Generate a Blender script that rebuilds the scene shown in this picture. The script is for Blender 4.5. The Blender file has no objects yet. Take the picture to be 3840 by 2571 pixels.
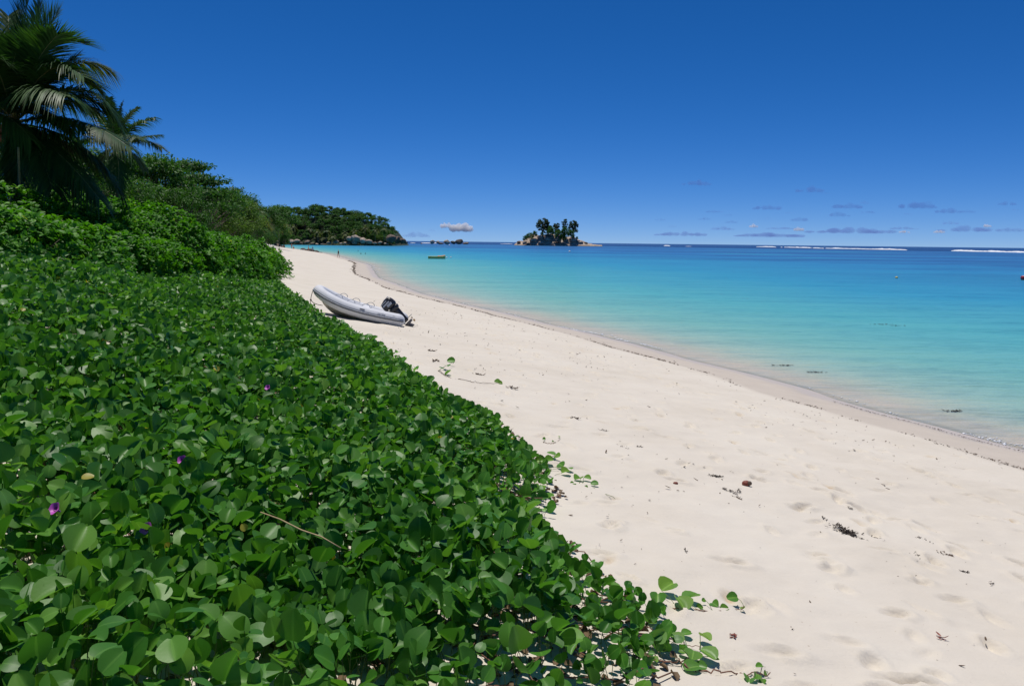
import bpy, bmesh, math, random
import numpy as np
from mathutils import Vector, Matrix

random.seed(7)
rng = np.random.default_rng(7)
sc = bpy.context.scene
COL = sc.collection
rad = math.radians

# ------------------------------------------------------------------ camera
CAM_Z, F_PX, PITCH, ROLL = 4.0, 781.0, rad(7.35), rad(0.65)
cf = np.array([0, math.cos(PITCH), -math.sin(PITCH)])
r0, u0 = np.array([1.0, 0, 0]), np.array([0, math.sin(PITCH), math.cos(PITCH)])
cr = r0 * math.cos(ROLL) + u0 * math.sin(ROLL)
cu = -r0 * math.sin(ROLL) + u0 * math.cos(ROLL)
cam = bpy.data.objects.new('camera', bpy.data.cameras.new('camera'))
COL.objects.link(cam)
cam.data.sensor_width = 36.0
cam.data.lens = F_PX / 1024 * 36.0
cam.data.clip_start, cam.data.clip_end = 0.05, 90000.0
cam.matrix_world = Matrix(((cr[0], cu[0], -cf[0], 0), (cr[1], cu[1], -cf[1], 0), (cr[2], cu[2], -cf[2], CAM_Z), (0, 0, 0, 1)))
sc.camera = cam

# ------------------------------------------------------------------ light
SUN_EL, SUN_AZ = rad(78), rad(-22)          # high sun, ahead of the camera and a little to the left
world = bpy.data.worlds.new('World'); sc.world = world
world.use_nodes = True
wn, wl = world.node_tree.nodes, world.node_tree.links
wn.clear()
sky = wn.new('ShaderNodeTexSky'); sky.sky_type = 'NISHITA'; sky.sun_disc = False
sky.sun_elevation, sky.sun_rotation = SUN_EL, SUN_AZ
sky.altitude, sky.air_density, sky.dust_density, sky.ozone_density = 5000.0, 1.0, 0.0, 8.0
tco = wn.new('ShaderNodeTexCoord'); skm = wn.new('ShaderNodeMapping')
skm.inputs['Location'].default_value = (0, 0, 0.02); skm.inputs['Scale'].default_value = (1, 1, 0.98)
wl.new(tco.outputs['Generated'], skm.inputs['Vector']); wl.new(skm.outputs[0], sky.inputs[0])
hsv = wn.new('ShaderNodeHueSaturation'); hsv.inputs['Saturation'].default_value = 1.23; hsv.inputs['Value'].default_value = 1.0
bg = wn.new('ShaderNodeBackground'); bg.inputs['Strength'].default_value = 0.10
wo = wn.new('ShaderNodeOutputWorld')
wl.new(sky.outputs[0], hsv.inputs['Color']); tnt = wn.new('ShaderNodeMix'); tnt.data_type = 'RGBA'; tnt.blend_type = 'MULTIPLY'
tnt.inputs[0].default_value = 1.0; tnt.inputs[7].default_value = (0.97, 0.88, 0.99, 1)
wl.new(hsv.outputs[0], tnt.inputs[6]); wl.new(tnt.outputs[2], bg.inputs['Color']); wl.new(bg.outputs[0], wo.inputs['Surface'])
sun = bpy.data.objects.new('sun', bpy.data.lights.new('sun', 'SUN'))
COL.objects.link(sun)
sun.data.energy, sun.data.angle, sun.data.color = 4.1, rad(0.53), (1.0, 0.95, 0.88)
sv = Vector((math.sin(SUN_AZ) * math.cos(SUN_EL), math.cos(SUN_AZ) * math.cos(SUN_EL), math.sin(SUN_EL)))
sun.rotation_euler = sv.to_track_quat('Z', 'Y').to_euler()
sun.location = (0, 0, 40)
sc.view_settings.view_transform, sc.view_settings.look = 'Standard', 'None'
sc.view_settings.exposure, sc.view_settings.gamma = 0.0, 1.0
sc.render.engine = 'CYCLES'
sc.cycles.use_denoising = True
sc.cycles.max_bounces, sc.cycles.transparent_max_bounces = 8, 24
sc.cycles.volume_bounces = 3
sc.cycles.caustics_reflective = sc.cycles.caustics_refractive = False


# ------------------------------------------------------------------ helpers
def ray(x, y):
    return cf + cr * ((x - 512) / F_PX) - cu * ((y - 342.5) / F_PX)


def at(x, y, Y):
    """world point at forward distance Y seen at photo position x, y (1024 wide)"""
    d = ray(x, y)
    return np.array([0, 0, CAM_Z]) + d * (Y / d[1])


def atz(x, y, z):
    d = ray(x, y)
    return np.array([0, 0, CAM_Z]) + d * ((z - CAM_Z) / d[2])


def vnoise(x, y, seed=0):
    """smooth value noise on arrays, -1..1"""
    x = np.asarray(x, float); y = np.asarray(y, float)
    g = np.random.default_rng(1000 + seed).random((64, 64)) * 2 - 1
    xi, yi = np.floor(x).astype(int), np.floor(y).astype(int)
    fx, fy = x - xi, y - yi
    fx, fy = fx * fx * (3 - 2 * fx), fy * fy * (3 - 2 * fy)
    a, b = g[xi % 64, yi % 64], g[(xi + 1) % 64, yi % 64]
    c, d = g[xi % 64, (yi + 1) % 64], g[(xi + 1) % 64, (yi + 1) % 64]
    return (a * (1 - fx) + b * fx) * (1 - fy) + (c * (1 - fx) + d * fx) * fy


def sstep(a, b, x):
    t = np.clip((np.asarray(x, float) - a) / (b - a), 0, 1)
    return t * t * (3 - 2 * t)


def tag(o, label=None, cat=None, group=None, kind=None):
    if label: o['label'] = label
    if cat: o['category'] = cat
    if group: o['group'] = group
    if kind: o['kind'] = kind
    return o


def thing(name, label, cat, loc=(0, 0, 0), rot=(0, 0, 0), group=None):
    o = bpy.data.objects.new(name, None)
    o.empty_display_size = 0.2
    COL.objects.link(o)
    o.location, o.rotation_euler = loc, rot
    return tag(o, label, cat, group)


def np_mesh(name, V, faces, attrs=None, smooth=True):
    """faces: list of integer arrays (n, k)"""
    V = np.asarray(V, np.float32)
    faces = [np.asarray(f, np.int32) for f in faces if len(f)]
    me = bpy.data.meshes.new(name)
    me.vertices.add(len(V)); me.vertices.foreach_set('co', V.ravel())
    nl = sum(f.size for f in faces); nf = sum(len(f) for f in faces)
    me.loops.add(nl); me.polygons.add(nf)
    me.loops.foreach_set('vertex_index', np.concatenate([f.ravel() for f in faces]))
    tot = np.concatenate([np.full(len(f), f.shape[1], np.int32) for f in faces])
    st = np.concatenate([[0], np.cumsum(tot)[:-1]]).astype(np.int32)
    me.polygons.foreach_set('loop_start', st)
    me.polygons.foreach_set('loop_total', tot)
    me.polygons.foreach_set('use_smooth', np.full(nf, smooth, bool))
    for k, a in (attrs or {}).items():
        at_ = me.attributes.new(k, 'FLOAT', 'POINT')
        at_.data.foreach_set('value', np.asarray(a, np.float32).ravel())
    me.update(calc_edges=True)
    me.validate()
    return me


def link(name, me, mat=None, parent=None, loc=None, rot=None, scale=None):
    if mat and not me.materials: me.materials.append(mat)
    o = bpy.data.objects.new(name, me)
    COL.objects.link(o)
    if parent: o.parent = parent
    if loc is not None: o.location = loc
    if rot is not None: o.rotation_euler = rot
    if scale is not None: o.scale = scale if hasattr(scale, '__len__') else (scale,) * 3
    return o


def obj(name, V, faces, mat, parent=None, attrs=None, smooth=True, **kw):
    return link(name, np_mesh(name, V, faces, attrs, smooth), mat, parent, **kw)


def copy_tree(o, parent=None):
    c = o.copy(); COL.objects.link(c)
    if parent: c.parent = parent
    for ch in list(o.children): copy_tree(ch, c)
    return c


class MB:
    """collects shapes into one mesh"""
    def __init__(s): s.V, s.F, s.n, s.A = [], {}, 0, {}
    def add(s, V, *faces, **attrs):
        V = np.asarray(V, float)
        for f in faces:
            f = np.asarray(f, int)
            if len(f): s.F.setdefault(f.shape[1], []).append(f + s.n)
        for k, a in attrs.items(): s.A.setdefault(k, []).append(np.broadcast_to(np.asarray(a, float), (len(V),)))
        s.V.append(V); s.n += len(V)
        return s
    def tube(s, pts, rr, sides=6, cap=True, **attrs):
        P = np.asarray(pts, float); n = len(P)
        R = np.broadcast_to(np.asarray(rr, float), (n,))
        T = np.gradient(P, axis=0); T /= np.linalg.norm(T, axis=1)[:, None] + 1e-12
        ref = np.array([0, 0, 1.0]) if abs(T[0][2]) < 0.9 else np.array([1.0, 0, 0])
        a = np.cross(T[0], ref); a /= np.linalg.norm(a)
        rings = []
        ang = np.arange(sides) * 2 * math.pi / sides
        for i in range(n):
            a = a - T[i] * (a @ T[i]); a /= np.linalg.norm(a) + 1e-12
            b = np.cross(T[i], a)
            rings.append(P[i] + R[i] * (np.cos(ang)[:, None] * a + np.sin(ang)[:, None] * b))
        V = np.concatenate(rings)
        j = np.arange(sides); k = (j + 1) % sides
        Q = np.concatenate([np.stack([i * sides + j, i * sides + k, (i + 1) * sides + k, (i + 1) * sides + j], 1) for i in range(n - 1)])
        f = [Q]
        if cap:
            V = np.concatenate([V, P[:1], P[-1:]])
            c0, c1 = n * sides, n * sides + 1
            f.append(np.concatenate([np.stack([k, j, np.full(sides, c0)], 1), np.stack([(n - 1) * sides + j, (n - 1) * sides + k, np.full(sides, c1)], 1)]))
        return s.add(V, *f, **attrs)
    def box(s, c, d, rotz=0.0, M=None):
        c = np.asarray(c, float); h = np.asarray(d, float) / 2
        V = np.array([[x, y, z] for x in (-1, 1) for y in (-1, 1) for z in (-1, 1)], float) * h
        if rotz:
            ca, sa = math.cos(rotz), math.sin(rotz)
            V = V @ np.array([[ca, -sa, 0], [sa, ca, 0], [0, 0, 1]]).T
        if M is not None: V = V @ np.asarray(M).T
        return s.add(V + c, np.array([[0, 1, 3, 2], [4, 6, 7, 5], [0, 4, 5, 1], [2, 3, 7, 6], [0, 2, 6, 4], [1, 5, 7, 3]]))
    def lathe(s, prof, sides=16, c=(0, 0, 0)):
        prof = np.asarray(prof, float); n = len(prof)
        ang = np.arange(sides) * 2 * math.pi / sides
        V = np.concatenate([np.stack([r * np.cos(ang), r * np.sin(ang), np.full(sides, z)], 1) for r, z in prof]) + np.asarray(c, float)
        j = np.arange(sides); k = (j + 1) % sides
        Q = np.concatenate([np.stack([i * sides + j, i * sides + k, (i + 1) * sides + k, (i + 1) * sides + j], 1) for i in range(n - 1)])
        return s.add(V, Q)
    def sphere(s, c, r, nu=14, nv=9):
        r = np.broadcast_to(np.asarray(r, float), (3,))
        th = np.linspace(0, math.pi, nv)
        V, Q = [], []
        for t in th:
            for p in range(nu):
                a = 2 * math.pi * p / nu
                V.append([math.sin(t) * math.cos(a) * r[0], math.sin(t) * math.sin(a) * r[1], math.cos(t) * r[2]])
        for i in range(nv - 1):
            for p in range(nu):
                q = (p + 1) % nu
                Q.append([i * nu + p, (i + 1) * nu + p, (i + 1) * nu + q, i * nu + q])
        return s.add(np.array(V) + np.asarray(c, float), Q)
    def build(s, name, mat, parent=None, smooth=True, **kw):
        A = {k: np.concatenate(v) for k, v in s.A.items()}
        return obj(name, np.concatenate(s.V), [np.concatenate(f) for f in s.F.values()], mat, parent, A, smooth, **kw)
    def mesh(s, name, mat, smooth=True):
        A = {k: np.concatenate(v) for k, v in s.A.items()}
        me = np_mesh(name, np.concatenate(s.V), [np.concatenate(f) for f in s.F.values()], A, smooth)
        me.materials.append(mat)
        return me


def unit(a):
    return a / (np.linalg.norm(a, axis=-1, keepdims=True) + 1e-12)


def frames(along, normal):
    """rotation matrices whose columns are lateral, along, normal"""
    Y = unit(along); Z = unit(normal - (normal * Y).sum(-1, keepdims=True) * Y)
    return np.stack([np.cross(Y, Z), Y, Z], -1)


def scatter(tV, tQ, pos, Rm, scale):
    k = len(tV); n = len(pos)
    sc_ = np.asarray(scale, float)
    loc = tV[None] * (sc_[:, None, None] if sc_.ndim == 1 else sc_[:, None, :])
    V = np.einsum('nij,nkj->nki', Rm, loc) + pos[:, None]
    Q = (tQ[None] + (np.arange(n) * k)[:, None, None]).reshape(-1, tQ.shape[1])
    return V.reshape(-1, 3), Q


def leaf_grid(ys, ws, us, fold=0.0, droop=0.0, notch=0.0, cup=1.0):
    """leaf blade of unit length; rows at ys with half widths ws; us lateral stations -1..1"""
    V, rib = [], []
    for y, w in zip(ys, ws):
        for u in us:
            V.append([u * w, y + notch * abs(u) * (y ** 8), fold * w * abs(u) ** cup - droop * y * y])
            rib.append(abs(u))
    m = len(us)
    Q = [[i * m + j, i * m + j + 1, (i + 1) * m + j + 1, (i + 1) * m + j] for i in range(len(ys) - 1) for j in range(m - 1)]
    return np.array(V), np.array(Q), np.array(rib)


# ------------------------------------------------------------------ materials
class NT:
    def __init__(s, name):
        s.m = bpy.data.materials.new(name); s.m.use_nodes = True
        s.t = s.m.node_tree; s.t.nodes.clear()
        s.out = s.n('ShaderNodeOutputMaterial')
    def n(s, typ, **inp):
        nd = s.t.nodes.new(typ)
        for k, v in inp.items(): s.set(nd, k, v)
        return nd
    def set(s, nd, k, v):
        sock = nd.inputs[int(k[1:])] if k[0] == '_' and k[1:].isdigit() else nd.inputs[k.replace('_', ' ')]
        if isinstance(v, bpy.types.NodeSocket): s.t.links.new(v, sock)
        elif isinstance(v, (tuple, list)) and len(v) == 3 and sock.type == 'RGBA': sock.default_value = (*v, 1)
        else: sock.default_value = v
    def math(s, op, a, b=0.0, c=0.0, clamp=False):
        nd = s.n('ShaderNodeMath', _0=a, _1=b, _2=c); nd.operation = op; nd.use_clamp = clamp
        return nd.outputs[0]
    def attr(s, name, out='Fac'):
        nd = s.n('ShaderNodeAttribute'); nd.attribute_name = name
        return nd.outputs[out]
    def ramp(s, fac, stops, interp='LINEAR'):
        nd = s.n('ShaderNodeValToRGB', Fac=fac); cr_ = nd.color_ramp; cr_.interpolation = interp
        while len(cr_.elements) < len(stops): cr_.elements.new(0.5)
        for e, (p, c) in zip(cr_.elements, stops):
            e.position = p; e.color = (*c, 1) if len(c) == 3 else c
        return nd.outputs['Color']
    def noise(s, scale, detail=3.0, rough=0.55, vec=None, out='Fac', dist=0.0):
        nd = s.n('ShaderNodeTexNoise', Scale=scale, Detail=detail, Roughness=rough, Distortion=dist)
        if vec is not None: s.t.links.new(vec, nd.inputs['Vector'])
        return nd.outputs[out]
    def pos(s):
        return s.n('ShaderNodeNewGeometry').outputs['Position']
    def objco(s):
        return s.n('ShaderNodeTexCoord').outputs['Object']
    def mapping(s, vec, scale=(1, 1, 1), rot=(0, 0, 0)):
        nd = s.n('ShaderNodeMapping', Vector=vec)
        nd.inputs['Scale'].default_value = scale; nd.inputs['Rotation'].default_value = rot
        return nd.outputs[0]
    def mix(s, fac, a, b, mode='MIX'):
        nd = s.n('ShaderNodeMix'); nd.data_type = 'RGBA'; nd.blend_type = mode
        for sock, v in ((nd.inputs[0], fac), (nd.inputs[6], a), (nd.inputs[7], b)):
            if isinstance(v, bpy.types.NodeSocket): s.t.links.new(v, sock)
            elif isinstance(v, (tuple, list)): sock.default_value = (*v, 1)
            else: sock.default_value = v
        return nd.outputs[2]
    def bump(s, height, strength=0.3, dist=0.02, normal=None):
        nd = s.n('ShaderNodeBump', Height=height, Strength=strength, Distance=dist)
        if normal is not None: s.t.links.new(normal, nd.inputs['Normal'])
        return nd.outputs[0]
    def bsdf(s, color, rough=0.6, normal=None, **kw):
        nd = s.n('ShaderNodeBsdfPrincipled', Base_Color=color, Roughness=rough)
        if normal is not None: s.t.links.new(normal, nd.inputs['Normal'])
        for k, v in kw.items(): s.set(nd, k, v)
        return nd.outputs[0]
    def done(s, shader, volume=False):
        s.t.links.new(shader, s.out.inputs['Volume' if volume else 'Surface'])
        return s.m


def plain(name, color, rough=0.55, var=0.15, scale=6.0, bump=0.0, **kw):
    n = NT(name)
    co = n.objco()
    f = n.noise(scale, 4.0, 0.6, co)
    dark = tuple(c * (1 - var) for c in color); lite = tuple(min(1, c * (1 + var)) for c in color)
    c = n.ramp(f, [(0.3, dark), (0.7, lite)])
    nm = n.bump(n.noise(scale * 6, 3.0, 0.6, co), bump, 0.01) if bump else None
    return n.done(n.bsdf(c, rough, nm, **kw))


def leaf_material(name, dark, mid, lite, rough=0.38, trans=0.3, tcol=None, spec=0.5, rib=0.0, odd=None):
    """colour runs over each leaf's own 'tint' value"""
    n = NT(name)
    t = n.attr('tint')
    stops = [(0.0, dark), (0.5, mid), (0.9, lite)]
    if odd: stops += [(0.975, lite), (0.985, odd)]
    c = n.ramp(t, stops)
    p = n.pos()
    c = n.mix(n.math('MULTIPLY', n.noise(1.3, 2.0, 0.5, p), 0.35), c, n.mix(0.5, c, lite))
    if rib:
        f = n.math('LESS_THAN', n.attr('rib'), 0.09)
        c = n.mix(n.math('MULTIPLY', f, rib), c, tuple(min(1, x * 1.9 + 0.03) for x in lite))
    nm = n.bump(n.noise(70.0, 2.0, 0.5, p), 0.12, 0.003)
    b = n.bsdf(c, rough, nm, Specular_IOR_Level=spec)
    tr = n.n('ShaderNodeBsdfTranslucent', Color=n.mix(1.0, c, tcol or (1.9, 2.0, 0.8), 'MULTIPLY'))
    mx = n.n('ShaderNodeMixShader', Fac=trans); n.t.links.new(b, mx.inputs[1]); n.t.links.new(tr.outputs[0], mx.inputs[2])
    return n.done(mx.outputs[0])


# ------------------------------------------------------------------ the shore: its line, its profile
SHORE = np.array([(16.5, -8), (14.6, 0), (12.6, 7.5), (10.35, 15.3), (9.7, 17), (8.45, 20.3), (6.5, 26.7), (2.3, 36.9), (-1.7, 47), (-7.4, 61.3),
                  (-14.5, 84.5), (-23.8, 130), (-34, 163), (-44, 198), (-58.5, 242), (-78, 290), (-112, 380), (-150, 470), (-190, 560), (-230, 660)])
_yy = np.linspace(-8, 660, 1337)
_xx = np.interp(_yy, SHORE[:, 1], SHORE[:, 0])
_k = np.exp(-0.5 * (np.arange(-12, 13) / 5.0) ** 2); _k /= _k.sum()
_xs = np.convolve(np.pad(_xx, 12, 'edge'), _k, 'valid')
_xs[:60] = _xx[:60]


def xw(y):
    return np.interp(y, _yy, _xs) + 0.16 * vnoise(np.asarray(y) * 0.22, np.zeros_like(np.asarray(y, float)), 3) + 0.10 * vnoise(np.asarray(y) * 0.7, np.zeros_like(np.asarray(y, float)), 4)


def shore_s(x, y):
    """metres inland from the waterline (negative in the water)"""
    return (xw(y) - np.asarray(x)) * 0.95


PS = np.array([-120, -60, -30, -12, -5, -2, 0, 2.4, 9.6, 12, 14, 19, 25, 40, 90, 260])
PZ = np.array([-4.5, -3.4, -2.6, -1.4, -0.7, -0.25, 0, 0.34, 1.33, 1.72, 2.05, 3.52, 4.15, 4.8, 9, 26])


def ground(x, y):
    x = np.asarray(x, float); y = np.asarray(y, float)
    s = shore_s(x, y)
    z = np.interp(s, PS, PZ)
    z = (z + np.interp(s + 0.8, PS, PZ) + np.interp(s - 0.8, PS, PZ)) / 3
    z = z - 0.0 * x
    return z + 0.05 * sstep(4, 12, s) * vnoise(x * 0.35, y * 0.25, 5)


def onground(px, py, it=12):
    z = 2.0
    for _ in range(it):
        P = atz(px, py, z); z = float(ground(P[0], P[1]))
    return np.array([P[0], P[1], z])

# ------------------------------------------------------------------ sand
def build_beach():
    ys = [-8, -5, -2.5, -1, 0, 0.8, 1.4]
    y = 1.8; st = 0.035
    while y < 620:
        ys.append(y)
        st = 0.024 if y < 8 else 0.024 * (y / 8) ** 1.5
        y += min(st, 6.0)
    ys = np.array(ys)
    ss = np.concatenate([[-130, -90, -60, -45, -32, -24, -18, -14, -11, -9, -7, -5.5, -4.2, -3.2, -2.4, -1.7], np.arange(-1.2, 1.8, 0.1), np.arange(1.8, 12.4, 0.026), np.arange(12.4, 14, 0.1),
                         np.arange(14.0, 26, 0.35), [28, 31, 35, 40, 46, 55, 70, 95, 140, 200, 260]])
    S, Y = np.meshgrid(ss, ys)
    X = xw(Y) - S / 0.95
    Z = ground(X, Y)
    dry = sstep(2.5, 4.5, S)
    fade = 1 - 0.6 * sstep(20, 80, Y)
    # wind and foot worn hollows, longest along the slope
    u, v = X * 0.9 + Y * 0.42, -X * 0.42 + Y * 0.9
    H = 0.016 * vnoise(u * 0.9, v * 2.1, 11) + 0.014 * vnoise(u * 2.1, v * 4.3, 12) + 0.008 * vnoise(u * 5.5, v * 8.0, 13)
    H *= dry * fade
    r = np.random.default_rng(21)
    marks = []; ST = np.zeros_like(H)
    for k in range(620):
        q = r.random()
        yy = 2.2 + 36 * r.random() ** 1.7
        s_ = 2.9 + 9.0 * r.random() ** 0.8
        marks.append((float(xw(yy)) - s_ / 0.95, yy, r.uniform(0.06, 0.15), r.uniform(0.035, 0.06), r.normal(0.4, 0.7), r.uniform(0.012, 0.036)))
    # three walked tracks of prints
    for (x0, y0, x1, y1, n) in ((5.4, 3.0, -2.0, 30, 46), (7.2, 6.0, 1.5, 27, 34), (3.2, 3.2, 4.6, 16, 22), (6.4, 4.4, 3.2, 9.5, 12)):
        for i in range(n):
            t = i / n; d = math.atan2(y1 - y0, x1 - x0)
            o = 0.11 * (1 if i % 2 else -1)
            marks.append((x0 + (x1 - x0) * t - math.sin(d) * o + r.normal(0, .05), y0 + (y1 - y0) * t + math.cos(d) * o, 0.125, 0.05, d + r.normal(0, .2), r.uniform(0.016, 0.04)))
    for (mx, my, ln, wd, an, dp) in marks:
        i0, i1 = np.searchsorted(ys, (my - 0.6, my + 0.6))
        if i1 <= i0: continue
        sm = float(shore_s(mx, my))
        j0, j1 = np.searchsorted(ss, (sm - 0.75, sm + 0.75))
        dx, dy = X[i0:i1, j0:j1] - mx, Y[i0:i1, j0:j1] - my
        ca, sa = math.cos(an), math.sin(an)
        a, b = (dx * ca + dy * sa) / ln, (-dx * sa + dy * ca) / wd
        q = a * a + b * b
        if mx * 7.3 % 1 < 0.11 and my > 3: ST[i0:i1, j0:j1] = np.maximum(ST[i0:i1, j0:j1], np.exp(-((a - 0.5) ** 2 * 3.5 + b * b * 2.2)) * (0.5 + 0.5 * (mx * 3.1 % 1)))
        H[i0:i1, j0:j1] += 1.15 * dp * (-np.exp(-q * q * q * 0.8) * (1 + 0.35 * np.clip(a, -1, 1)) + 0.6 * np.exp(-(np.sqrt(q) - 1.55) ** 2 * 5.0) * (0.6 + 0.4 * np.sign(a)))
    Z = Z + H
    # small cut step at the last swash mark
    Z += 0.012 * sstep(2.3, 2.55, S + 0.12 * vnoise(Y * 0.8, Y * 0, 31)) 
    n0, n1 = S.shape
    I = np.arange(n0 * n1).reshape(n0, n1)
    Q = np.stack([I[:-1, :-1], I[1:, :-1], I[1:, 1:], I[:-1, 1:]], -1).reshape(-1, 4)
    return np.stack([X, Y, Z], -1).reshape(-1, 3), Q, S.ravel(), ST.ravel()


def sand_material():
    n = NT('coral_sand')
    p = n.pos()
    s = n.attr('shore')
    wob = n.math('ADD', s, n.math('MULTIPLY', n.math('SUBTRACT', n.noise(0.9, 3.0, 0.5, p), 0.5), 0.7))
    mott = n.noise(0.55, 5.0, 0.65, n.mapping(p, (1.0, 1.0, 1.0), (0, 0, rad(-20))))
    dry = n.ramp(mott, [(0.3, (0.575, 0.52, 0.435)), (0.5, (0.615, 0.56, 0.475)), (0.7, (0.64, 0.59, 0.505))])
    speck = n.noise(190.0, 2.0, 0.7, p)
    dry = n.mix(n.math('MULTIPLY', n.math('GREATER_THAN', speck, 0.69), 0.30), dry, (0.26, 0.21, 0.16))
    spots = n.noise(26.0, 2.0, 0.5, p)
    dry = n.mix(n.math('MULTIPLY', n.math('GREATER_THAN', spots, 0.75), 0.4), dry, (0.33, 0.25, 0.17))
    dry = n.mix(n.math('MULTIPLY', n.attr('stain'), n.math('MULTIPLY', n.noise(30.0, 3.0, 0.7, p), 1.7, clamp=True)), dry, (0.40, 0.27, 0.13))
    damp = n.ramp(n.noise(1.6, 4.0, 0.6, p), [(0.3, (0.475, 0.42, 0.355)), (0.7, (0.52, 0.46, 0.39))])
    wet = n.mix(n.noise(3.0, 3.0, 0.6, p), (0.47, 0.415, 0.37), (0.50, 0.445, 0.395))
    def step(a, b):
        mr = n.n('ShaderNodeMapRange', Value=wob); mr.inputs[1].default_value = a; mr.inputs[2].default_value = b
        return mr.outputs[0]
    c = n.mix(step(0.35, 0.6), wet, damp)
    c = n.mix(step(-0.05, -0.5), c, (0.62, 0.57, 0.50))
    c = n.mix(step(2.25, 2.7), c, dry)
    soil = n.ramp(n.noise(5.0, 5.0, 0.7, p), [(0.35, (0.05, 0.035, 0.02)), (0.6, (0.16, 0.12, 0.07))])
    c = n.mix(step(16.5, 19.0), c, soil)
    ro = n.n('ShaderNodeMapRange', Value=wob); ro.inputs[1].default_value = 0.5; ro.inputs[2].default_value = 1.0; ro.inputs[3].default_value = 0.5; ro.inputs[4].default_value = 0.9
    nm = n.bump(n.noise(40.0, 5.0, 0.7, p), 0.35, 0.015)
    nm = n.bump(n.noise(7.0, 4.0, 0.6, n.mapping(p, (1, 1.6, 1), (0, 0, rad(-25)))), 0.25, 0.03, nm)
    return n.done(n.bsdf(c, ro.outputs[0], nm, Specular_IOR_Level=0.25))


V, Q, S_, ST_ = build_beach()
beach = tag(obj('beach', V, [Q], sand_material(), attrs={'shore': S_, 'stain': ST_}), kind='structure')

# ------------------------------------------------------------------ sea
def reef_y(x):
    """where the outer reef runs"""
    return np.interp(x, [-2000, -150, 100, 250, 400, 700, 3000], [1150, 1080, 1040, 860, 680, 560, 400])


def build_sea():
    th = np.concatenate([np.linspace(rad(-88), rad(-37), 60, False), np.linspace(rad(-37), rad(37), 700), np.linspace(rad(37), rad(88), 61)[1:]])
    rr = [6.0]
    while rr[-1] < 42000: rr.append(rr[-1] * (1.016 if rr[-1] < 900 else 1.08))
    rr = np.array(rr)
    T, R = np.meshgrid(th, rr)
    X, Y = R * np.sin(T), R * np.cos(T)
    s = np.where(Y < 640, shore_s(X, np.clip(Y, -8, 640)), -400.0)
    # the headland end of the bay
    I = np.arange(X.size).reshape(X.shape)
    Q = np.stack([I[:-1, :-1], I[:-1, 1:], I[1:, 1:], I[1:, :-1]], -1).reshape(-1, 4)
    keep = s.ravel()[Q].min(1) < 1.2
    d = -np.interp(s, PS, PZ)
    far = sstep(-25, 60, Y - reef_y(X)) 
    # reach of the headland's green reflection, painted into the water colour
    hx, hy = np.clip(X, -260, -88), 612 + 0 * X
    dh = np.hypot(X - hx, Y - hy)
    return np.stack([X, Y, np.zeros_like(X)], -1).reshape(-1, 3), Q[keep], -s.ravel(), d.ravel(), far.ravel(), (1 - sstep(4, 60, dh)).ravel()


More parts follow.
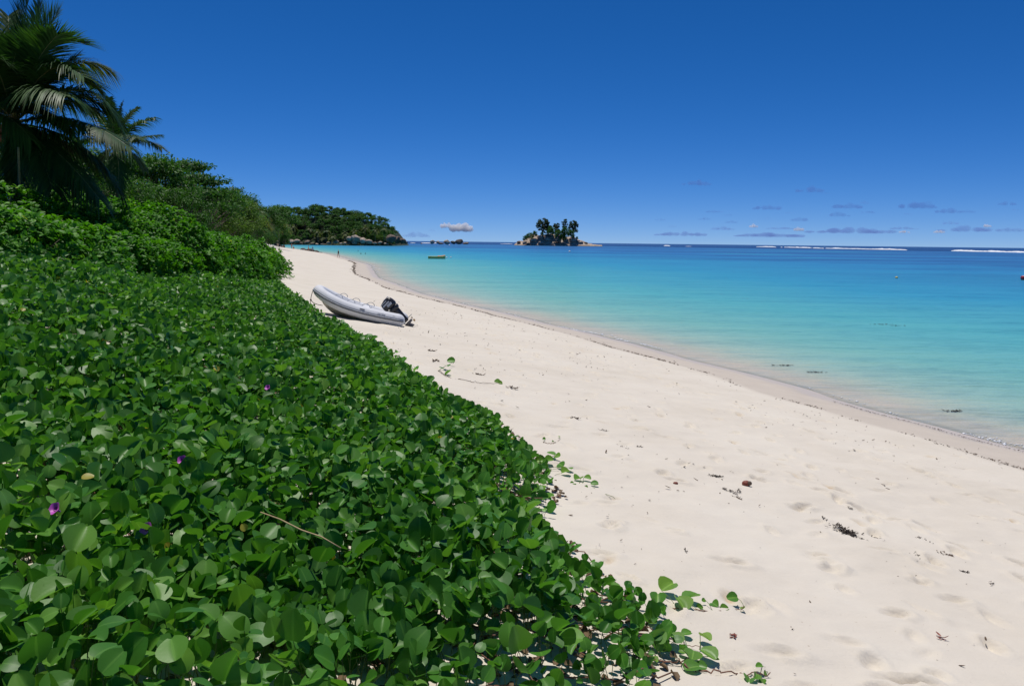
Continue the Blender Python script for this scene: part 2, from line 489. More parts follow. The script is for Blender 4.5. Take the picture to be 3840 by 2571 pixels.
def water_material():
    n = NT('sea_water')
    p = n.pos()
    off, dep, reef, head = n.attr('off'), n.attr('depth'), n.attr('reef'), n.attr('head')
    # colour the lagoon scatters back, by distance from the beach
    warp = n.math('MULTIPLY', n.math('SUBTRACT', n.noise(0.035, 4.0, 0.6, p), 0.5), 1.1)
    lg = n.math('LOGARITHM', n.math('MAXIMUM', off, 0.5), 10.0)
    lg = n.math('ADD', lg, n.math('MULTIPLY', warp, n.math('MULTIPLY', lg, 0.22)))
    f = n.math('DIVIDE', lg, 3.0)
    c = n.ramp(f, [(0.0, (0.43, 0.415, 0.35)), (0.09, (0.37, 0.425, 0.36)), (0.19, (0.27, 0.43, 0.38)), (0.30, (0.165, 0.41, 0.385)), (0.42, (0.085, 0.365, 0.41)), (0.54, (0.038, 0.275, 0.43)),
                   (0.67, (0.03, 0.21, 0.42)), (0.75, (0.03, 0.155, 0.38)), (0.9, (0.028, 0.135, 0.34))])
    # sea grass beds and pale sand lanes on the lagoon floor
    bed = n.noise(0.011, 5.0, 0.62, n.mapping(p, (0.55, 1.5, 1), (0, 0, rad(10))))
    zone = n.n('ShaderNodeMapRange', Value=off); zone.inputs[1].default_value = 50; zone.inputs[2].default_value = 130
    grass = n.math('MULTIPLY', n.ramp(bed, [(0.48, (0, 0, 0)), (0.55, (1, 1, 1))]), zone.outputs[0])
    c = n.mix(n.math('MULTIPLY', grass, 0.75), c, (0.022, 0.10, 0.26))
    lane = n.math('MULTIPLY', n.ramp(bed, [(0.36, (1, 1, 1)), (0.43, (0, 0, 0))]), zone.outputs[0])
    c = n.mix(n.math('MULTIPLY', lane, 0.75), c, (0.035, 0.27, 0.39))
    patch = n.noise(0.16, 3.0, 0.6, n.mapping(p, (0.45, 1.6, 1), (0, 0, rad(14))))
    z2 = n.n('ShaderNodeMapRange', Value=off); z2.inputs[1].default_value = 5; z2.inputs[2].default_value = 16
    c = n.mix(n.math('MULTIPLY', n.math('MULTIPLY', n.ramp(patch, [(0.71, (0, 0, 0)), (0.74, (1, 1, 1))]), z2.outputs[0]), 0.55), c, (0.02, 0.09, 0.14))
    c = n.mix(n.math('MULTIPLY', head, 0.8), c, (0.02, 0.16, 0.15))  # headland's reflection painted in as greener water
    c = n.mix(reef, c, (0.007, 0.045, 0.155))
    # ripples, running along the shore
    v1 = n.mapping(p, (0.55, 2.2, 1), (0, 0, rad(13)))
    w1 = n.noise(1.1, 4.0, 0.6, v1)
    w2 = n.noise(0.22, 3.0, 0.55, n.mapping(p, (0.6, 1.8, 1), (0, 0, rad(8))))
    w3 = n.noise(5.0, 3.0, 0.6, n.mapping(p, (0.7, 1.6, 1), (0, 0, rad(20))))
    h = n.math('ADD', n.math('ADD', n.math('MULTIPLY', w1, 0.24), n.math('MULTIPLY', w2, 0.5)), n.math('MULTIPLY', w3, 0.05))
    nm = n.bump(h, 0.95, 1.0)
    ripple_shade = n.noise(3.2, 4.0, 0.6, n.mapping(p, (0.28, 1.1, 1), (0, 0, rad(14))))
    ripple_shade2 = n.noise(0.42, 4.0, 0.6, n.mapping(p, (0.22, 1.1, 1), (0, 0, rad(10))))
    k = n.math('ADD', n.math('MULTIPLY', n.math('SUBTRACT', ripple_shade, 0.5), 0.75), n.math('MULTIPLY', n.math('SUBTRACT', ripple_shade2, 0.5), 0.75))
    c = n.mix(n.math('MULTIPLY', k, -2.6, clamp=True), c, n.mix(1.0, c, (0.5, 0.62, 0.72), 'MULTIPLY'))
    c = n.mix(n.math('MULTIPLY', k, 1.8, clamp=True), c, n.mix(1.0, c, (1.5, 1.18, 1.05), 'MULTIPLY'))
    # streaks above: ripple shade and reflection painted into the water colour
    fac = n.n('ShaderNodeMapRange', Value=dep); fac.interpolation_type = 'SMOOTHSTEP'
    fac.inputs[1].default_value = 0.0; fac.inputs[2].default_value = 0.05; fac.inputs[3].default_value = 0.65; fac.inputs[4].default_value = 1.0
    clear = n.n('ShaderNodeBsdfTransparent', Color=(0.86, 0.94, 0.93))
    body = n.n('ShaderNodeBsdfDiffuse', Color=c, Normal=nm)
    mx = n.n('ShaderNodeMixShader', Fac=fac.outputs[0]); n.t.links.new(clear.outputs[0], mx.inputs[1]); n.t.links.new(body.outputs[0], mx.inputs[2])
    fr = n.n('ShaderNodeFresnel', IOR=1.33, Normal=nm)
    gl = n.n('ShaderNodeBsdfGlossy', Color=(1, 1, 1), Roughness=0.16, Normal=nm)
    m2 = n.n('ShaderNodeMixShader', Fac=n.math('MULTIPLY', fr.outputs[0], 0.42)); n.t.links.new(mx.outputs[0], m2.inputs[1]); n.t.links.new(gl.outputs[0], m2.inputs[2])
    return n.done(m2.outputs[0])


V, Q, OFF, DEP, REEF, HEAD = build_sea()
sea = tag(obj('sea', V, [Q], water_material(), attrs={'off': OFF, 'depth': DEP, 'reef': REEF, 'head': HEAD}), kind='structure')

# ------------------------------------------------------------------ shared plant materials
M_VINE = leaf_material('beach_vine_leaf', (0.022, 0.108, 0.012), (0.056, 0.195, 0.020), (0.140, 0.300, 0.040), 0.45, 0.30, spec=0.34, rib=0.13, odd=(0.36, 0.30, 0.04))
M_SCAEV = leaf_material('sea_lettuce_leaf', (0.020, 0.10, 0.006), (0.055, 0.20, 0.010), (0.13, 0.33, 0.022), 0.52, 0.32, spec=0.26, odd=(0.33, 0.40, 0.10))
M_BROAD = leaf_material('takamaka_leaf', (0.014, 0.060, 0.009), (0.034, 0.115, 0.014), (0.08, 0.19, 0.024), 0.55, 0.26, spec=0.22)
M_BROAD2 = leaf_material('olive_tree_leaf', (0.026, 0.070, 0.010), (0.060, 0.132, 0.016), (0.115, 0.19, 0.03), 0.6, 0.28, spec=0.2)
M_CASU = leaf_material('casuarina_leaf', (0.010, 0.040, 0.014), (0.016, 0.058, 0.020), (0.03, 0.085, 0.028), 0.6, 0.15)
M_PALM = leaf_material('palm_leaflet', (0.013, 0.046, 0.010), (0.026, 0.082, 0.013), (0.055, 0.13, 0.022), 0.5, 0.22, spec=0.3)
M_PALMY = leaf_material('palm_leaflet_pale', (0.05, 0.08, 0.018), (0.085, 0.12, 0.026), (0.15, 0.165, 0.05), 0.55, 0.3, spec=0.25)
M_RACHIS = plain('palm_rachis', (0.16, 0.17, 0.05), 0.45, 0.2)
M_BARK = plain('grey_bark', (0.13, 0.10, 0.075), 0.85, 0.35, 3.0, 0.6)
M_PALMTRUNK = plain('palm_trunk_bark', (0.20, 0.165, 0.12), 0.85, 0.3, 5.0, 0.5)
M_STEM = plain('vine_stem', (0.19, 0.085, 0.05), 0.6, 0.3, 9.0)
M_STEMG = plain('green_stem', (0.10, 0.16, 0.03), 0.55, 0.25, 9.0)
M_TWIG = plain('dead_twig', (0.10, 0.065, 0.045), 0.85, 0.3, 12.0)

# ------------------------------------------------------------------ the mat of beach morning glory
EDGE = np.array([(-5.5, 0.5), (-2.6, 0.9), (-1.2, 1.5), (-0.70, 2.3), (-0.25, 3.05), (0.22, 3.25), (0.56, 3.5), (0.74, 3.95), (0.66, 4.5), (0.53, 5.1), (0.32, 5.7), (-0.08, 6.15),
                 (0.22, 6.6), (0.38, 7.0), (0.26, 8.0), (0.02, 9.0), (-0.25, 9.8), (-0.85, 10.9), (-1.7, 13.4), (-2.85, 16.7), (-4.05, 19.4), (-5.4, 22.4), (-7.3, 27.2), (-9.4, 32.6), (-11.3, 38.0), (-12.6, 42.0)])
EDGE[3:17, 0] += 0.17
POLY = np.concatenate([EDGE, [(-22, 42), (-26, 24), (-12, 0)]])


def inside(px, py, poly):
    r = np.zeros(len(px), bool)
    n = len(poly)
    for i in range(n):
        x0, y0 = poly[i]; x1, y1 = poly[(i + 1) % n]
        c = (y0 > py) != (y1 > py)
        with np.errstate(divide='ignore', invalid='ignore'):
            r ^= c & (px < (x1 - x0) * (py - y0) / (y1 - y0) + x0)
    return r


def edge_dist(px, py, line):
    d = np.full(len(px), 1e9)
    for (x0, y0), (x1, y1) in zip(line[:-1], line[1:]):
        vx, vy = x1 - x0, y1 - y0
        t = np.clip(((px - x0) * vx + (py - y0) * vy) / (vx * vx + vy * vy), 0, 1)
        d = np.minimum(d, np.hypot(px - x0 - t * vx, py - y0 - t * vy))
    return d


# front line of the shrubs behind the mat
SHRUBLINE = np.array([(-7.4, 10.0), (-9.4, 14.0), (-10.6, 18), (-11.6, 22.5), (-12.3, 27), (-12.0, 32), (-11.6, 36), (-12.5, 42)])


def vine_leaf(fold, droop, n=7, m=5, cup=1.15):
    ys = 0.5 - 0.5 * np.cos(math.pi * np.linspace(0, 1, n))
    ws = 0.53 * np.sin(math.pi * (0.045 + 0.938 * ys)) ** 0.52
    return leaf_grid(ys, ws, np.linspace(-1, 1, m), fold, droop, 0.07, cup)


def rand_orient(n, r, tilt, lean=0.0):
    """leaf frames: normals about the light, tips anywhere but mostly hanging outward"""
    yaw = r.uniform(0, 2 * math.pi, n)
    tl = np.abs(r.normal(0, tilt, n))
    ta = r.uniform(0, 2 * math.pi, n)
    nrm = np.stack([np.sin(tl) * np.cos(ta), np.sin(tl) * np.sin(ta) + lean, np.cos(tl)], 1)
    al = np.stack([np.cos(yaw), np.sin(yaw), r.normal(0.0, 0.25, n)], 1)
    nrm = unit(nrm)
    al = unit(al - (al * nrm).sum(1, keepdims=True) * nrm)
    return frames(al, nrm)


def build_vines():
    r = np.random.default_rng(5)
    def pts(n, x0, x1, y0, y1):
        return r.uniform(x0, x1, n), r.uniform(y0, y1, n)
    X, Y = [], []
    for (y0, y1, den) in ((0.5, 4.5, 580), (4.5, 8, 470), (8, 14, 370), (14, 22, 300), (22, 42, 220)):
        xl = -0.78 * y1 - 1.6
        a, b = pts(int(den * (1.6 - xl) * (y1 - y0)), xl, 1.6, y0, y1)
        X.append(a); Y.append(b)
    X, Y = np.concatenate(X), np.concatenate(Y)
    wob = 0.16 * vnoise(X * 2.3, Y * 2.3, 41) + 0.09 * vnoise(X * 6, Y * 6, 42)
    ed = edge_dist(X, Y, EDGE)
    sd = np.where(inside(X, Y, POLY), ed, -ed) + wob
    # stop under the shrubs, stop outside the view
    sl = np.interp(Y, SHRUBLINE[:, 1], SHRUBLINE[:, 0])
    ok = (sd > 0) & (X > sl - 1.6) & (X > -0.78 * Y - 1.5)
    # thinner at the very near rim where sand shows through
    thin = sstep(-0.05, 0.9, sd) * 0.65 + 0.35
    gap = vnoise(X * 1.9, Y * 1.9, 43)
    thin *= np.where((Y < 4.4) & (gap > 0.25), 0.45, 1.0)
    ok &= r.random(len(X)) < thin
    X, Y, sd = X[ok], Y[ok], sd[ok]
    n = len(X)
    top = (0.07 + 0.23 * sstep(0, 0.7, sd)) * (1 + 0.45 * vnoise(X * 1.1, Y * 1.1, 44)) + 0.13 * vnoise(X * 0.6, Y * 0.6, 45) * sstep(0.2, 1.5, sd)
    top = np.maximum(top, 0.05)
    lev = r.beta(1.7, 1.5, n)
    g = ground(X, Y)
    Z = g + top * (0.25 + 0.80 * lev) + 0.015
    size = np.clip(r.lognormal(math.log(0.078), 0.28, n), 0.038, 0.13) * (0.75 + 0.25 * sstep(0.0, 0.5, sd))
    tint = np.clip(r.beta(1.5, 1.7, n) * 0.86 + 0.16 * vnoise(X * 1.4, Y * 1.4, 46), 0, 0.93)
    rr_ = r.random(n)
    tint = np.where((rr_ < 0.02) & (size < 0.062), 0.99, tint)
    # blades stand up obliquely on their stalks and face every way
    yaw, el = r.uniform(0, 2 * math.pi, n), np.clip(r.normal(rad(38), rad(30), n), rad(-30), rad(88))
    al = np.stack([np.cos(yaw) * np.cos(el), np.sin(yaw) * np.cos(el), np.sin(el)], 1)
    R = frames(al, np.stack([r.normal(0, .45, n), r.normal(-0.20, .45, n), np.ones(n)], 1))
    pos = np.stack([X, Y, Z], 1)
    close, near, mid = Y < 4.8, (Y >= 4.8) & (Y < 9), (Y >= 9) & (Y < 18)
    mb = MB()
    kind = r.integers(0, 4, n)
    forms = [(0.25, 0.10), (0.60, 0.14), (1.0, 0.05), (0.10, 0.28)]
    for k in range(4):
        f, d = forms[k]
        for sel, (a, b) in ((close, (10, 7)), (near, (7, 5)), (mid, (5, 5)), (Y >= 18, (4, 3))):
            q = sel & (kind == k)
            if not q.any(): continue
            tV, tQ, rib = vine_leaf(f, d, a, b)
            V, Q = scatter(tV, tQ, pos[q], R[q], size[q])
            mb.add(V, Q, tint=np.repeat(tint[q], len(tV)), rib=np.tile(rib, int(q.sum())))
    return mb, X, Y, Z, g, R, size, top


vm, vx, vy, vz, vg, vR, vs, vtop = build_vines()
vines = tag(vm.build('beach_vine_mat', M_VINE), 'dense mat of round green beach vine leaves over the sand', 'ground cover', kind='stuff')
# leaf stalks and runners under the near leaves
r5 = np.random.default_rng(6)
sm = MB()
near_i = np.where((vy < 8.5))[0]
r5.shuffle(near_i)
for i in near_i[:9000]:
    p1 = np.array([vx[i], vy[i], vz[i]])
    p0 = np.array([vx[i] + r5.normal(0, .04), vy[i] + r5.normal(0, .04), vg[i]])
    sm.tube([p0, (p0 + p1) / 2 + r5.normal(0, .012, 3), p1], [0.0024, 0.002, 0.0016], 3, False)
sm.build('leaf_stalk', M_STEMG, vines)['kind'] = 'stuff'
rm = MB()
for k in range(150):
    x, y = r5.uniform(-4, 0.8), r5.uniform(2.2, 9)
    if not inside(np.array([x]), np.array([y]), POLY)[0]: continue
    a = r5.uniform(-1.2, 0.6); P = []
    for j in range(10):
        a += r5.normal(0, .18)
        if not inside(np.array([x]), np.array([y]), POLY)[0]: break
        P.append([x, y, float(ground(x, y)) + 0.02 + 0.05 * abs(r5.normal()) * (y > 3.5)])
        x += 0.12 * math.cos(a); y += 0.12 * math.sin(a)
    if len(P) > 3: rm.tube(P, 0.0042, 5)
rm.build('runner_stem', M_STEM, vines)['kind'] = 'stuff'

lm_ = MB()
lx, ly = r5.uniform(-6, 0.9, 9000), r5.uniform(1.2, 10, 9000)
k_ = inside(lx, ly, POLY); lx, ly = lx[k_], ly[k_]; n_ = len(lx)
tV, tQ, rib = vine_leaf(0.8, 0.3, 4, 3)
V, Q = scatter(tV, tQ, np.stack([lx, ly, ground(lx, ly) + 0.012 + 0.02 * r5.random(n_)], 1), rand_orient(n_, r5, 0.5), r5.uniform(0.02, 0.06, n_))
lm_.add(V, Q)
lm_.build('leaf_litter', plain('dead_leaf_litter', (0.13, 0.085, 0.045), 0.9, 0.5, 30.0), vines)['kind'] = 'stuff'

# violet flowers among the leaves
M_PETAL = plain('violet_petal', (0.42, 0.07, 0.40), 0.5, 0.2, 30.0)
M_THROAT = plain('flower_throat', (0.22, 0.02, 0.22), 0.5, 0.2, 30.0)
for (px, py, lab) in ((335, 1207, 'open violet morning glory flower low among the nearest leaves'), (125, 1162, 'violet morning glory flower nearest the left edge of the leaf mat'), (417, 1051, 'small violet flower farther up in the green leaf mat'),
                      (612, 885, 'tiny violet flower far back in the leaf mat')):
    P = onground(px * 1024 / 2342, py * 1024 / 2342)
    c = at(px * 1024 / 2342, py * 1024 / 2342, P[1] * 0.80)
    t = thing('morning_glory_flower', lab, 'flower', tuple(c), (rad(50), 0, rad(random.uniform(-30, 30))), 'violet flowers in the vine mat')
    pm = MB(); ang = np.arange(30) * 2 * math.pi / 30
    prof = [(0.004, -0.035), (0.006, -0.012), (0.016, 0.0), (0.030, 0.006)]
    pm.add(np.concatenate([np.stack([r_ * (1 + 0.07 * (r_ > 0.02) * np.cos(5 * ang)) * np.cos(ang), r_ * (1 + 0.07 * (r_ > 0.02) * np.cos(5 * ang)) * np.sin(ang), np.full(30, z_)], 1) for r_, z_ in prof]),
           np.concatenate([np.stack([i * 30 + np.arange(30), i * 30 + (np.arange(30) + 1) % 30, (i + 1) * 30 + (np.arange(30) + 1) % 30, (i + 1) * 30 + np.arange(30)], 1) for i in range(3)]))
    pm.build('petal_funnel', M_PETAL, t)
    MB().lathe([(0.0001, -0.012), (0.0075, -0.009), (0.0095, -0.004)], 12).build('throat', M_THROAT, t)

# ------------------------------------------------------------------ runners creeping out over the sand
Z8 = lambda x, y: ((1900 + x * .4917) / 3.75, (1800 + y * .4917) / 3.75)
Z4 = lambda x, y: ((1500 + x * .4464) / 3.75, (1300 + y * .4464) / 3.75)
M_RLEAF = leaf_material('runner_leaf', (0.045, 0.16, 0.02), (0.085, 0.22, 0.03), (0.15, 0.27, 0.04), 0.42, 0.3, spec=0.4, rib=0.4, odd=(0.42, 0.20, 0.03))


def runner(lab, conv, line, leaves, rad_=0.0045, mat=None, lift=0.012):
    P = np.array([onground(*conv(*q)) for q in line])
    base = P[0].copy()
    t = thing('vine_runner', lab, 'vine runner', tuple(base), group='vine runners creeping onto the sand')
    tt = np.linspace(0, len(P) - 1, len(P) * 5)
    C = np.stack([np.interp(tt, np.arange(len(P)), P[:, k]) for k in range(3)], 1)
    r = np.random.default_rng(int(abs(line[0][0]) * 7 + 3))
    C[:, :2] += r.normal(0, 0.006, (len(C), 2))
    C[:, 2] = ground(C[:, 0], C[:, 1]) + lift + 0.01 * np.abs(r.normal(0, 1, len(C)))
    MB().tube(C - base, np.linspace(rad_, rad_ * 0.45, len(C)), 6).build('stem', mat or M_STEM, t)
    for (lx, ly, sz, up) in leaves:
        q = onground(*conv(lx, ly))
        j = np.argmin(((C - q) ** 2).sum(1))
        tipz = up
        d = unit(np.array([r.normal(0, 1), r.normal(0, .6) - .3, 0.15]))
        nn = unit(np.array([r.normal(0, .45), r.normal(-0.35, .35), 1.0]))
        tV, tQ, rib = vine_leaf(r.uniform(0.2, 0.9), 0.12, 7, 5)
        pos = q + np.array([0, 0, tipz]) - d * sz * 0.5
        V, Q = scatter(tV, tQ, pos[None], frames(d[None], nn[None]), np.array([sz]))
        lf = obj('leaf', V - base, [Q], M_RLEAF, t, {'tint': np.full(len(V), r.uniform(0.1, 0.93)), 'rib': rib})
        MB().tube(np.array([C[j], (C[j] + pos) / 2 + [0, 0, 0.01], pos]) - base, 0.002, 4, False).build('leaf_stalk', M_STEMG, lf)
    return t


runner('red brown runner with two big leaves reaching right from the mat', Z8, [(1080, 975), (1230, 985), (1360, 1000), (1500, 1020), (1640, 1016), (1740, 1005), (1820, 990)],
       [(1225, 880, .13, .07), (1330, 985, .125, .045), (1405, 950, .115, .06), (1150, 960, .10, .05), (1470, 990, .045, .02), (1585, 975, .06, .03), (1660, 1000, .055, .02), (1720, 945, .075, .05), (1800, 990, .035, .02), (1500, 965, .03, .05)])
runner('slanting thin runner with upright small leaves just below the big leaves', Z8, [(960, 1090), (1050, 1130), (1180, 1200), (1320, 1260), (1450, 1300), (1520, 1330)],
       [(1110, 1110, .05, .03), (1240, 1155, .06, .04), (1370, 1210, .06, .04), (1290, 1265, .085, .05), (1130, 1280, .085, .06), (1510, 1255, .075, .05), (1190, 1335, .04, .03)], 0.0035)
runner('tangled reddish runner with crowded leaves at its tip near the bottom', Z8, [(960, 1370), (1060, 1380), (1200, 1402), (1300, 1412), (1380, 1395), (1500, 1360)],
       [(1350, 1335, .055, .03), (1420, 1385, .10, .05), (1410, 1460, .09, .03), (1535, 1385, .10, .05), (1480, 1440, .06, .02), (1120, 1390, .05, .02), (1600, 1400, .03, .03)], 0.006)
runner('long straight bare runner ending in small leaves at the bottom', Z8, [(1360, 1450), (1460, 1468), (1560, 1485), (1750, 1496), (1900, 1500), (2010, 1504)],
       [(1850, 1542, .07, .015), (1925, 1478, .04, .05), (1900, 1530, .045, .03), (1970, 1490, .03, .02), (1950, 1545, .04, .01)], 0.0055)
runner('leafy runner pointing right out of the sandy notch in the mat', Z4, [(1040, 1010), (1120, 1035), (1250, 1100), (1380, 1160), (1520, 1180), (1660, 1212), (1800, 1290)],
       [(1130, 1105, .13, .04), (1245, 1005, .11, .07), (1350, 1040, .10, .07), (1390, 1085, .10, .05), (1320, 970, .085, .08), (1180, 1000, .11, .06), (1420, 1060, .09, .06), (1495, 1140, .10, .045), (1570, 1140, .08, .05), (1635, 1185, .075, .05), (1450, 1170, .06, .02), (1560, 1195, .05, .02), (1270, 950, .10, .08)], 0.005, M_STEMG)
runner('yellowish dry runner with an orange leaf, farthest up the mat edge', Z4, [(320, 205), (370, 235), (430, 272), (540, 285), (610, 302), (700, 310), (830, 313)],
       [(365, 200, .14, .06), (395, 195, .14, .09), (400, 235, .13, .05), (430, 165, .15, .12), (820, 300, .11, .02), (840, 310, .09, .01)], 0.007, M_TWIG)
# a pale dry stem lying across the top of the leaves
P = np.array([at(x * 1024 / 2342, y * 1024 / 2342, d) for x, y, d in ((596, 1170, 4.05), (640, 1186, 3.95), (690, 1211, 3.84), (735, 1226, 3.78), (780, 1252, 3.72))])
t = thing('dry_vine_stem', 'pale dry stem lying across the leaves in the middle of the mat', 'stem', tuple(P[0]))
MB().tube(P - P[0], [.0035, .0042, .0042, .0038, .003], 6).build('stem', plain('straw_stem', (0.36, 0.27, 0.13), 0.7, 0.2, 30.0), t)
runner('bare curled tendril standing off the mat beside the leafy runner', Z4, [(1200, 810), (1245, 818), (1290, 820), (1320, 808), (1338, 788)], [(1210, 790, .04, .03), (1280, 805, .03, .02), (1336, 770, .03, .03)], 0.0035)

# ------------------------------------------------------------------ beach shrubs (sea lettuce)
def spat_leaf(fold=0.35, droop=0.25):
    ys = np.array([0, 0.3, 0.62, 0.86, 1.0]); ws = np.array([0.035, 0.10, 0.20, 0.19, 0.06])
    return leaf_grid(ys, ws, np.array([-1, 0, 1.0]), fold, droop)


def rosettes(P, axis, r, per, size, tv=(0.25, 0.75)):
    """leaf positions and frames for rosettes standing at P along axis"""
    n = len(P)
    P = np.repeat(P, per, 0); A = np.repeat(axis, per, 0)
    ph = r.uniform(0, 2 * math.pi, n * per)
    ref = np.where(np.abs(A[:, 2:3]) < 0.9, np.array([[0, 0, 1.0]]), np.array([[1.0, 0, 0]]))
    e1 = unit(np.cross(A, ref)); e2 = np.cross(A, e1)
    lat = np.cos(ph)[:, None] * e1 + np.sin(ph)[:, None] * e2
    k = r.uniform(*tv, n * per)[:, None]
    al = unit(lat * (1 - k) + A * k)
    nr = unit(A * (1 - k) - lat * k * 0.8 + 0.001)
    return P, frames(al, nr), r.uniform(0.75, 1.25, n * per) * size


def shrub_mesh(seed, size=0.115, nros=900, per=9):
    """unit-ish bush: radius 1, height 1"""
    r = np.random.default_rng(seed)
    th = r.uniform(0, 2 * math.pi, nros); c = r.uniform(-0.15, 1.0, nros)
    sn = np.sqrt(1 - np.clip(c, -1, 1) ** 2)
    D = np.stack([sn * np.cos(th), sn * np.sin(th), c], 1)
    lump = 1 + 0.20 * vnoise(D[:, 0] * 2.3 + 5, D[:, 1] * 2.3 + D[:, 2] * 1.7, seed) + 0.12 * vnoise(D[:, 0] * 5 + 2, D[:, 2] * 5 + D[:, 1] * 3, seed + 1)
    dep = 1 - 0.32 * r.random(nros) ** 2.2
    P = D * (lump * dep)[:, None] * np.array([1, 1, 0.95])
    P[:, 2] = np.maximum(P[:, 2] + 0.08, 0.03)
    ax = unit(D + np.array([0, 0, 0.55]) + r.normal(0, .25, D.shape))
    return P, ax


def build_shrub(seed, R, H, size=0.14):
    r = np.random.default_rng(seed + 50)
    area = 2 * math.pi * R * (R * 0.45 + H * 0.55)
    nros = int(min(2600, area * 58))
    P, ax = shrub_mesh(seed, size, nros)
    P = P * np.array([R, R, H])
    pos, Rm, sz = rosettes(P, ax, r, 9, size)
    mb = MB()
    tint = np.clip(np.repeat(r.beta(2, 2.4, nros), 9) * 0.6 + r.random(nros * 9) * 0.38, 0, 0.93)
    tint = np.where(r.random(len(tint)) < 0.012, 0.99, tint)
    for k, (f, d) in enumerate(((0.3, 0.22), (0.6, 0.4))):
        tV, tQ, rib = spat_leaf(f, d)
        q = np.arange(len(pos)) % 2 == k
        V, Q = scatter(tV, tQ, pos[q], Rm[q], sz[q])
        mb.add(V, Q, tint=np.repeat(tint[q], len(tV)), rib=np.tile(rib, int(q.sum())))
    fol = mb.mesh('shrub_foliage', M_SCAEV)
    st = MB()
    for k in range(26):
        t = P[r.integers(0, nros)] * 0.88
        b = np.array([t[0] * 0.25, t[1] * 0.25, -0.15])
        m = (t + b) / 2 + r.normal(0, 0.06, 3) * R
        st.tube([b, m, t], [0.022, 0.016, 0.007], 5)
    return fol, st.mesh('shrub_stems', M_BARK)


SHRUB_KINDS = [build_shrub(k, R, H) for k, (R, H) in enumerate(((1.25, 1.15), (1.5, 1.5), (1.8, 1.9), (1.6, 2.3)))]
# x px in the photo, distance, kind, scale, label
SH = [
    (-140, 16.0, 1, 1.0, 'leafy shrub just outside the left edge of the photo'), (-110, 18.5, 2, 0.95, 'tall shrub just outside the left edge behind the nearest one'),
    (-60, 14.6, 1, 0.95, 'leafy shrub cut by the left edge of the photo, nearest of all'), (8, 15.6, 0, 1.05, 'low bright shrub at the left under the big palm'), (62, 17.0, 0, 1.0, 'low rounded shrub at the mat edge below the palm fronds'),
    (112, 19.0, 0, 1.05, 'low shrub in the front row with a dark gap beside it'), (150, 21.5, 0, 1.0, 'low shrub meeting the vine mat in the middle of the front row'), (180, 25.0, 0, 1.15, 'front row shrub before the hedge bends right'),
    (205, 28.5, 0, 1.2, 'front row shrub left of the last sunny shrubs'), (228, 31.5, 0, 1.15, 'lower front shrub close to the sand corner'), (241, 34.5, 0, 1.15, 'bright shrub third from the sandy end of the hedge'),
    (243, 37.5, 0, 1.2, 'shrub second from the sandy end of the hedge'), (249, 40.5, 0, 0.95, 'last bright shrub at the right end of the hedge, touching the sand'),
    (-30, 18.2, 2, 0.92, 'tall shrub at the left edge in front of the palm trunk'), (35, 18.8, 1, 0.98, 'bright shrub in front of the thin palm stem'), (88, 20.5, 1, 0.95, 'second row shrub with hanging fronds touching its top'),
    (130, 23.0, 1, 1.0, 'second row shrub right of the drooping fronds'), (163, 24.5, 3, 0.9, 'tallest bush of the hedge rising to a rounded peak'), (192, 30.0, 1, 1.05, 'mid row shrub right of the tallest bush'),
    (218, 34.0, 1, 1.0, 'mid row shrub under the distant olive tree'), (238, 40.0, 1, 1.05, 'mid row shrub below the distant coconut palms'), (245, 45.0, 1, 1.25, 'dark backed shrub behind the hedge end'),
    (258, 52.0, 1, 1.2, 'far shrub peeping out behind the hedge end'), (140, 28.0, 3, 0.85, 'dark leafy bush behind the tallest bush'), (110, 25.0, 2, 0.9, 'shrub in the back row below the second palm'),
    (60, 22.5, 2, 0.85, 'back row shrub in shade under the big palm'), (215, 43.0, 2, 0.9, 'back row shrub below the dark layered tree'), (262, 62.0, 1, 1.3, 'farthest shrub along the top of the beach'),
]
for i, (px, Y, k, s, lab) in enumerate(SH):
    x = float(at(px, 240, Y)[0]); z = float(ground(x, Y))
    t = thing('beach_shrub', lab, 'shrub', (x, Y, z - 0.05), (0, 0, random.uniform(0, 6.28)), 'sea lettuce shrubs above the beach')
    t.scale = (s * random.uniform(0.94, 1.08), s * random.uniform(0.94, 1.08), s * random.uniform(0.92, 1.06) * (0.85 if Y < 22 else 1.0))
    fol, stm = SHRUB_KINDS[k]
    link('foliage', fol, None, t); link('stems', stm, None, t)
# a small leafy seedling on the sand by the hedge end
P = onground(662 * 1024 / 2342, 638 * 1024 / 2342)
t = thing('seedling', 'small leafy sprout on the sand at the foot of the hedge end', 'plant', tuple(P))
r = np.random.default_rng(3)
pp = np.array([[0, 0, 0.25], [0.12, 0, 0.15], [-0.12, .05, 0.3], [-.25, 0, .12], [.22, .1, .1]])
pos, Rm, sz = rosettes(pp, unit(np.array([[0, 0, 1.0]] * 5) + r.normal(0, .3, (5, 3))), r, 10, 0.15)
tV, tQ, rib = spat_leaf()
V, Q = scatter(tV, tQ, pos, Rm, sz)
obj('foliage', V, [Q], M_SCAEV, t, {'tint': np.repeat(r.uniform(.3, .9, len(pos)), len(tV)), 'rib': np.tile(rib, len(pos))})
sb = MB()
for q in pp: sb.tube([(0, 0, -0.05), q * 0.6, q], 0.008, 5)
sb.build('stems', M_STEMG, t)


